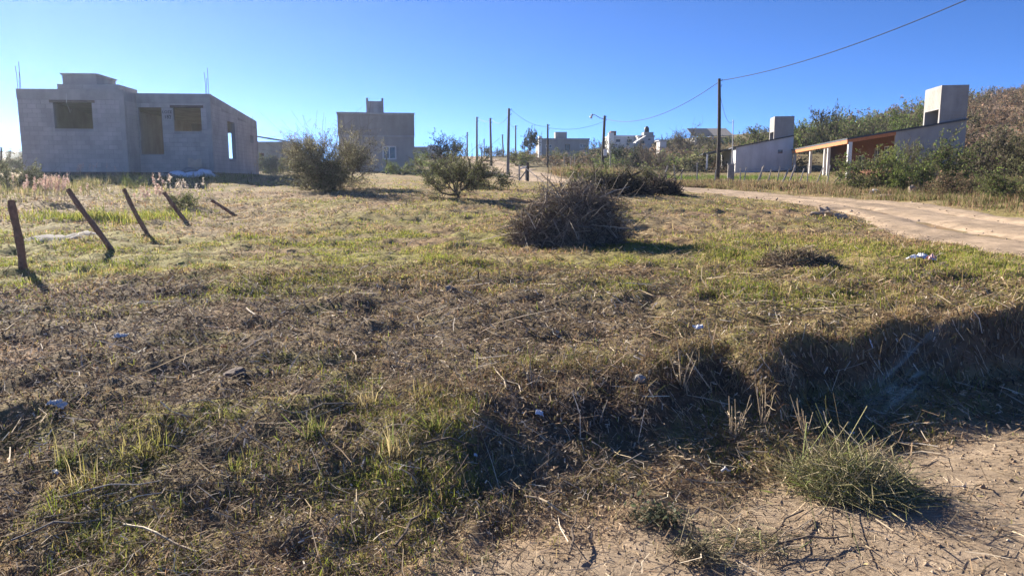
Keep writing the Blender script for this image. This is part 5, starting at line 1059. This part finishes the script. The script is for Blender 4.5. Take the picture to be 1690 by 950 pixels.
cr = crumbs(x, y, .0045 * rng.lognormal(0, .5, len(x)) * np.clip(np.hypot(x, y) / 4, .8, 2), pick([(.40, .31, .22), (.30, .22, .155), (.48, .39, .3), (.22, .16, .115)], len(x), .15))
put('soil_crumbs', bulk('soil_crumbs', *cr, M['soil']), kind='stuff', label='crumbs of earth and small stones on the bare dirt')
k = rng.integers(20, 150, 1300); sd = np.where(rng.random(1300) < .6, rng.normal(1.0, .10, 1300) * rng.choice([-1, 1], 1300), rng.uniform(-1, 1, 1300)); t_ = np.gradient(ROAD, axis=0); t_ /= np.linalg.norm(t_, axis=1, keepdims=True)
jx = rng.uniform(-.6, .6, 1300); x = ROAD[k, 0] + t_[k, 1] * sd * ROAD_W[k] + jx; y = ROAD[k, 1] - t_[k, 0] * sd * ROAD_W[k] + jx
cr = crumbs(x, y, .013 * rng.lognormal(0, .55, 1300), pick([(.45, .36, .27), (.34, .26, .19), (.52, .44, .36), (.26, .2, .15)], 1300, .15)); cr[0][:, 2] += .055
put('road_gravel', bulk('road_gravel', *cr, M['soil']), kind='stuff', label='loose stones scattered along the dirt road edges')

# ------------------------------------------------------------------ thin blue wisps over the shaded cut, a tilted noise-textured volume
sm = bpy.data.materials.new('thin_blue_wisps'); sm.use_nodes = True; n = sm.node_tree.nodes; l = sm.node_tree.links; n.remove(n['Principled BSDF'])
vol = n.new('ShaderNodeVolumePrincipled'); vol.inputs['Color'].default_value = (.16, .42, 1, 1); vol.inputs['Anisotropy'].default_value = .3
tc = n.new('ShaderNodeTexCoord'); mp = n.new('ShaderNodeMapping'); mp.inputs['Scale'].default_value = (2.4, 1.4, 1.5); l.new(tc.outputs['Object'], mp.inputs['Vector'])
tx = n.new('ShaderNodeTexNoise'); tx.inputs['Scale'].default_value = 1.0; tx.inputs['Detail'].default_value = 4; tx.inputs['Distortion'].default_value = 2.2; l.new(mp.outputs[0], tx.inputs['Vector'])
mr = n.new('ShaderNodeMapRange'); mr.inputs[1].default_value = .52; mr.inputs[2].default_value = .74; mr.inputs[3].default_value = 0; mr.inputs[4].default_value = 1.3; l.new(tx.outputs['Fac'], mr.inputs[0])
ln = n.new('ShaderNodeVectorMath'); ln.operation = 'LENGTH'; l.new(tc.outputs['Object'], ln.inputs[0])
fo = n.new('ShaderNodeMapRange'); fo.interpolation_type = 'SMOOTHSTEP'; fo.inputs[1].default_value = .05; fo.inputs[2].default_value = .92; fo.inputs[3].default_value = 1; fo.inputs[4].default_value = 0; l.new(ln.outputs['Value'], fo.inputs[0])
mu = n.new('ShaderNodeMath'); mu.operation = 'MULTIPLY'; l.new(mr.outputs[0], mu.inputs[0]); l.new(fo.outputs[0], mu.inputs[1])
l.new(mu.outputs[0], vol.inputs['Density']); l.new(vol.outputs[0], n['Material Output'].inputs['Volume'])
v, q, t = lump(1, 5, (1, 1, 1), .0, 10); c = at(1490, 618, 4.7)
so_ = put('wisps', bulk('wisps', v, q, t, None, sm), loc=tuple(c), rot=(0, .7, 0), kind='stuff', label='thin blue wisps over the shaded cut'); so_.scale = (.27, .20, .72)

# ------------------------------------------------------------------ air volume added to mimic lens veil on the left: closed box round everything
zhi = max(float(GZ.max()) + 5.0, 20.0); zlo = float(GZ.min()) - 1.0
hm = bpy.data.materials.new('veil_air'); hm.use_nodes = True; n = hm.node_tree.nodes; n.remove(n['Principled BSDF'])
hv = n.new('ShaderNodeVolumePrincipled'); hv.inputs['Color'].default_value = (.70, .83, 1, 1); hv.inputs['Density'].default_value = .00038; hv.inputs['Anisotropy'].default_value = .6
hm.node_tree.links.new(hv.outputs[0], n['Material Output'].inputs['Volume'])
hb = MB().box(np.zeros(3), np.array([1., 0, 0]), np.array([0, 1., 0]), -345, 345, -345, 345, zlo, zhi)
hb.build('veil_haze', hm, None, loc=(0, 0, 0), kind='stuff')
